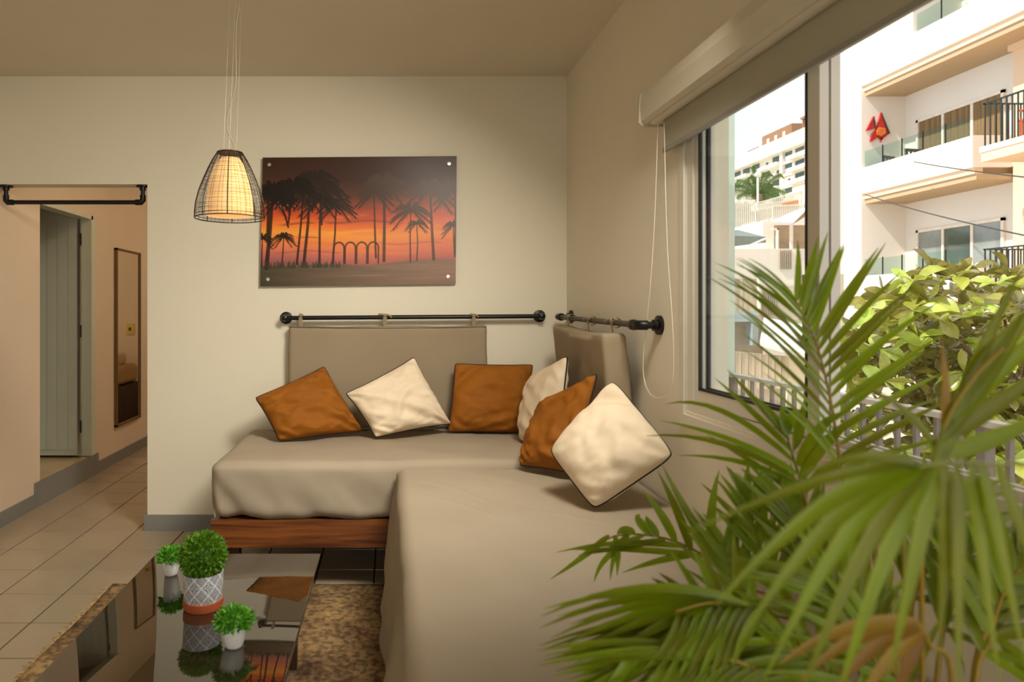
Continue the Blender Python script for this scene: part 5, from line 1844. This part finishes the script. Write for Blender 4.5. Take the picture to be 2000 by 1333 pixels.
# H: upright fronds that fill the centre of the plant
feather([C0 + Vector((0.0, 0.05, 0)), (1580, 1300, 1.16), (1520, 1150, 1.26), (1480, 1050, 1.32), (1455, 960, 1.36)], 9, 0.15, 30, 34, 0.42, 0.016, 0.02, (-0.1, -1, 0.2))
feather([C0 + Vector((0.03, 0.06, 0)), (1640, 1290, 1.14), (1600, 1150, 1.2), (1560, 1050, 1.25), (1530, 975, 1.28)], 9, 0.16, 32, 38, 0.40, 0.016, 0.02, (-0.1, -1, 0.2))
feather([C0 + Vector((0.05, 0.0, 0)), (1780, 1300, 1.02), (1790, 1150, 1.05), (1815, 1050, 1.08), (1850, 960, 1.10)], 9, 0.17, 48, 48, 0.40, 0.015, 0.03, (-0.1, -1, 0.2))
feather([C0 + Vector((-0.02, -0.02, 0)), (1560, 1380, 0.95), (1480, 1300, 0.98), (1420, 1240, 1.0), (1370, 1215, 1.02)], 10, 0.19, 55, 60, 0.35, 0.015, 0.06, (-0.1, -0.8, 0.6))
feather([C0 + Vector((0.04, -0.03, 0)), (1760, 1380, 0.92), (1700, 1260, 0.95), (1640, 1170, 0.98), (1600, 1130, 1.0)], 10, 0.18, 50, 50, 0.35, 0.015, 0.05, (-0.1, -0.8, 0.6))
feather([C0 + Vector((0.07, 0.0, 0)), (1900, 1380, 0.90), (1930, 1260, 0.92), (1960, 1160, 0.95), (2010, 1090, 0.97)], 9, 0.18, 50, 50, 0.35, 0.014, 0.05, (-0.2, -0.9, 0.5))
feather([C0 + Vector((-0.03, 0.06, 0)), (1540, 1320, 1.14), (1470, 1220, 1.22), (1430, 1130, 1.28), (1415, 1060, 1.32)], 9, 0.15, 34, 34, 0.36, 0.014, 0.02, (-0.1, -1, 0.2))
feather([C0 + Vector((0.01, 0.05, 0)), (1640, 1330, 1.1), (1625, 1230, 1.14), (1635, 1130, 1.18), (1660, 1040, 1.2)], 9, 0.16, 36, 36, 0.36, 0.014, 0.02, (-0.1, -1, 0.2))
feather([C0 + Vector((0.05, 0.04, 0)), (1830, 1330, 0.98), (1850, 1210, 1.02), (1860, 1110, 1.06), (1880, 1030, 1.08)], 11, 0.17, 44, 44, 0.34, 0.012, 0.04, (-0.1, -1, 0.2))
feather([C0 + Vector((0.06, -0.02, 0)), (1900, 1340, 0.92), (1950, 1230, 0.94), (1990, 1150, 0.96), (2040, 1080, 0.98)], 10, 0.18, 46, 50, 0.34, 0.012, 0.05, (-0.1, -0.95, 0.3))
feather([C0 + Vector((0.0, -0.04, 0)), (1700, 1420, 0.92), (1640, 1340, 0.94), (1570, 1280, 0.96), (1500, 1250, 0.98)], 11, 0.17, 50, 55, 0.30, 0.012, 0.06, (-0.1, -0.85, 0.55))
feather([C0 + Vector((0.03, -0.04, 0)), (1780, 1420, 0.90), (1740, 1340, 0.92), (1700, 1270, 0.94), (1690, 1200, 0.96)], 10, 0.16, 48, 48, 0.30, 0.012, 0.05, (-0.1, -0.95, 0.3))
# canes
for k, (px, py, Y) in enumerate([(1662, 1010, 1.14), (1706, 1020, 1.10), (1762, 1000, 1.06), (1640, 1100, 1.12), (1735, 1080, 1.02)]):
    top = P(px, py, Y)
    b0 = C0 + Vector((random.uniform(-.07, .07), random.uniform(-.06, .06), 0))
    MB().tube(spline([b0, b0.lerp(top, 0.5) + Vector((0.01, 0, 0.03)), top], 10), [0.009, 0.0088, 0.0085, 0.008, 0.0075, 0.007, 0.0062, 0.0055, 0.005, 0.004, 0.003], 8).build('cane', M_cane if k % 2 == 0 else mat('areca_cane_brown', (120, 74, 34), 0.5, 0.2, 10), arp, True)
# the 300 leaflets that show largest are objects, the rest one part
def inframe(q):
    return 0 if any(1000 < VX + F * v.x / v.y < 2010 and VY - F * (v.z - H) / v.y < 1345 for v in q[1]) else 1
NLEAF.sort(key=lambda q: (inframe(q), -q[0]))
for (_, vs, fs, m_, par) in NLEAF[:300]:
    MB().add(vs, fs).build('leaflet', m_, par, True)
rest = MB()
for (_, vs, fs, m_, par) in NLEAF[300:]:
    rest.add(vs, fs)
if rest.v:
    rest.build('leaflets', M_pal, arp, True, kind='stuff')
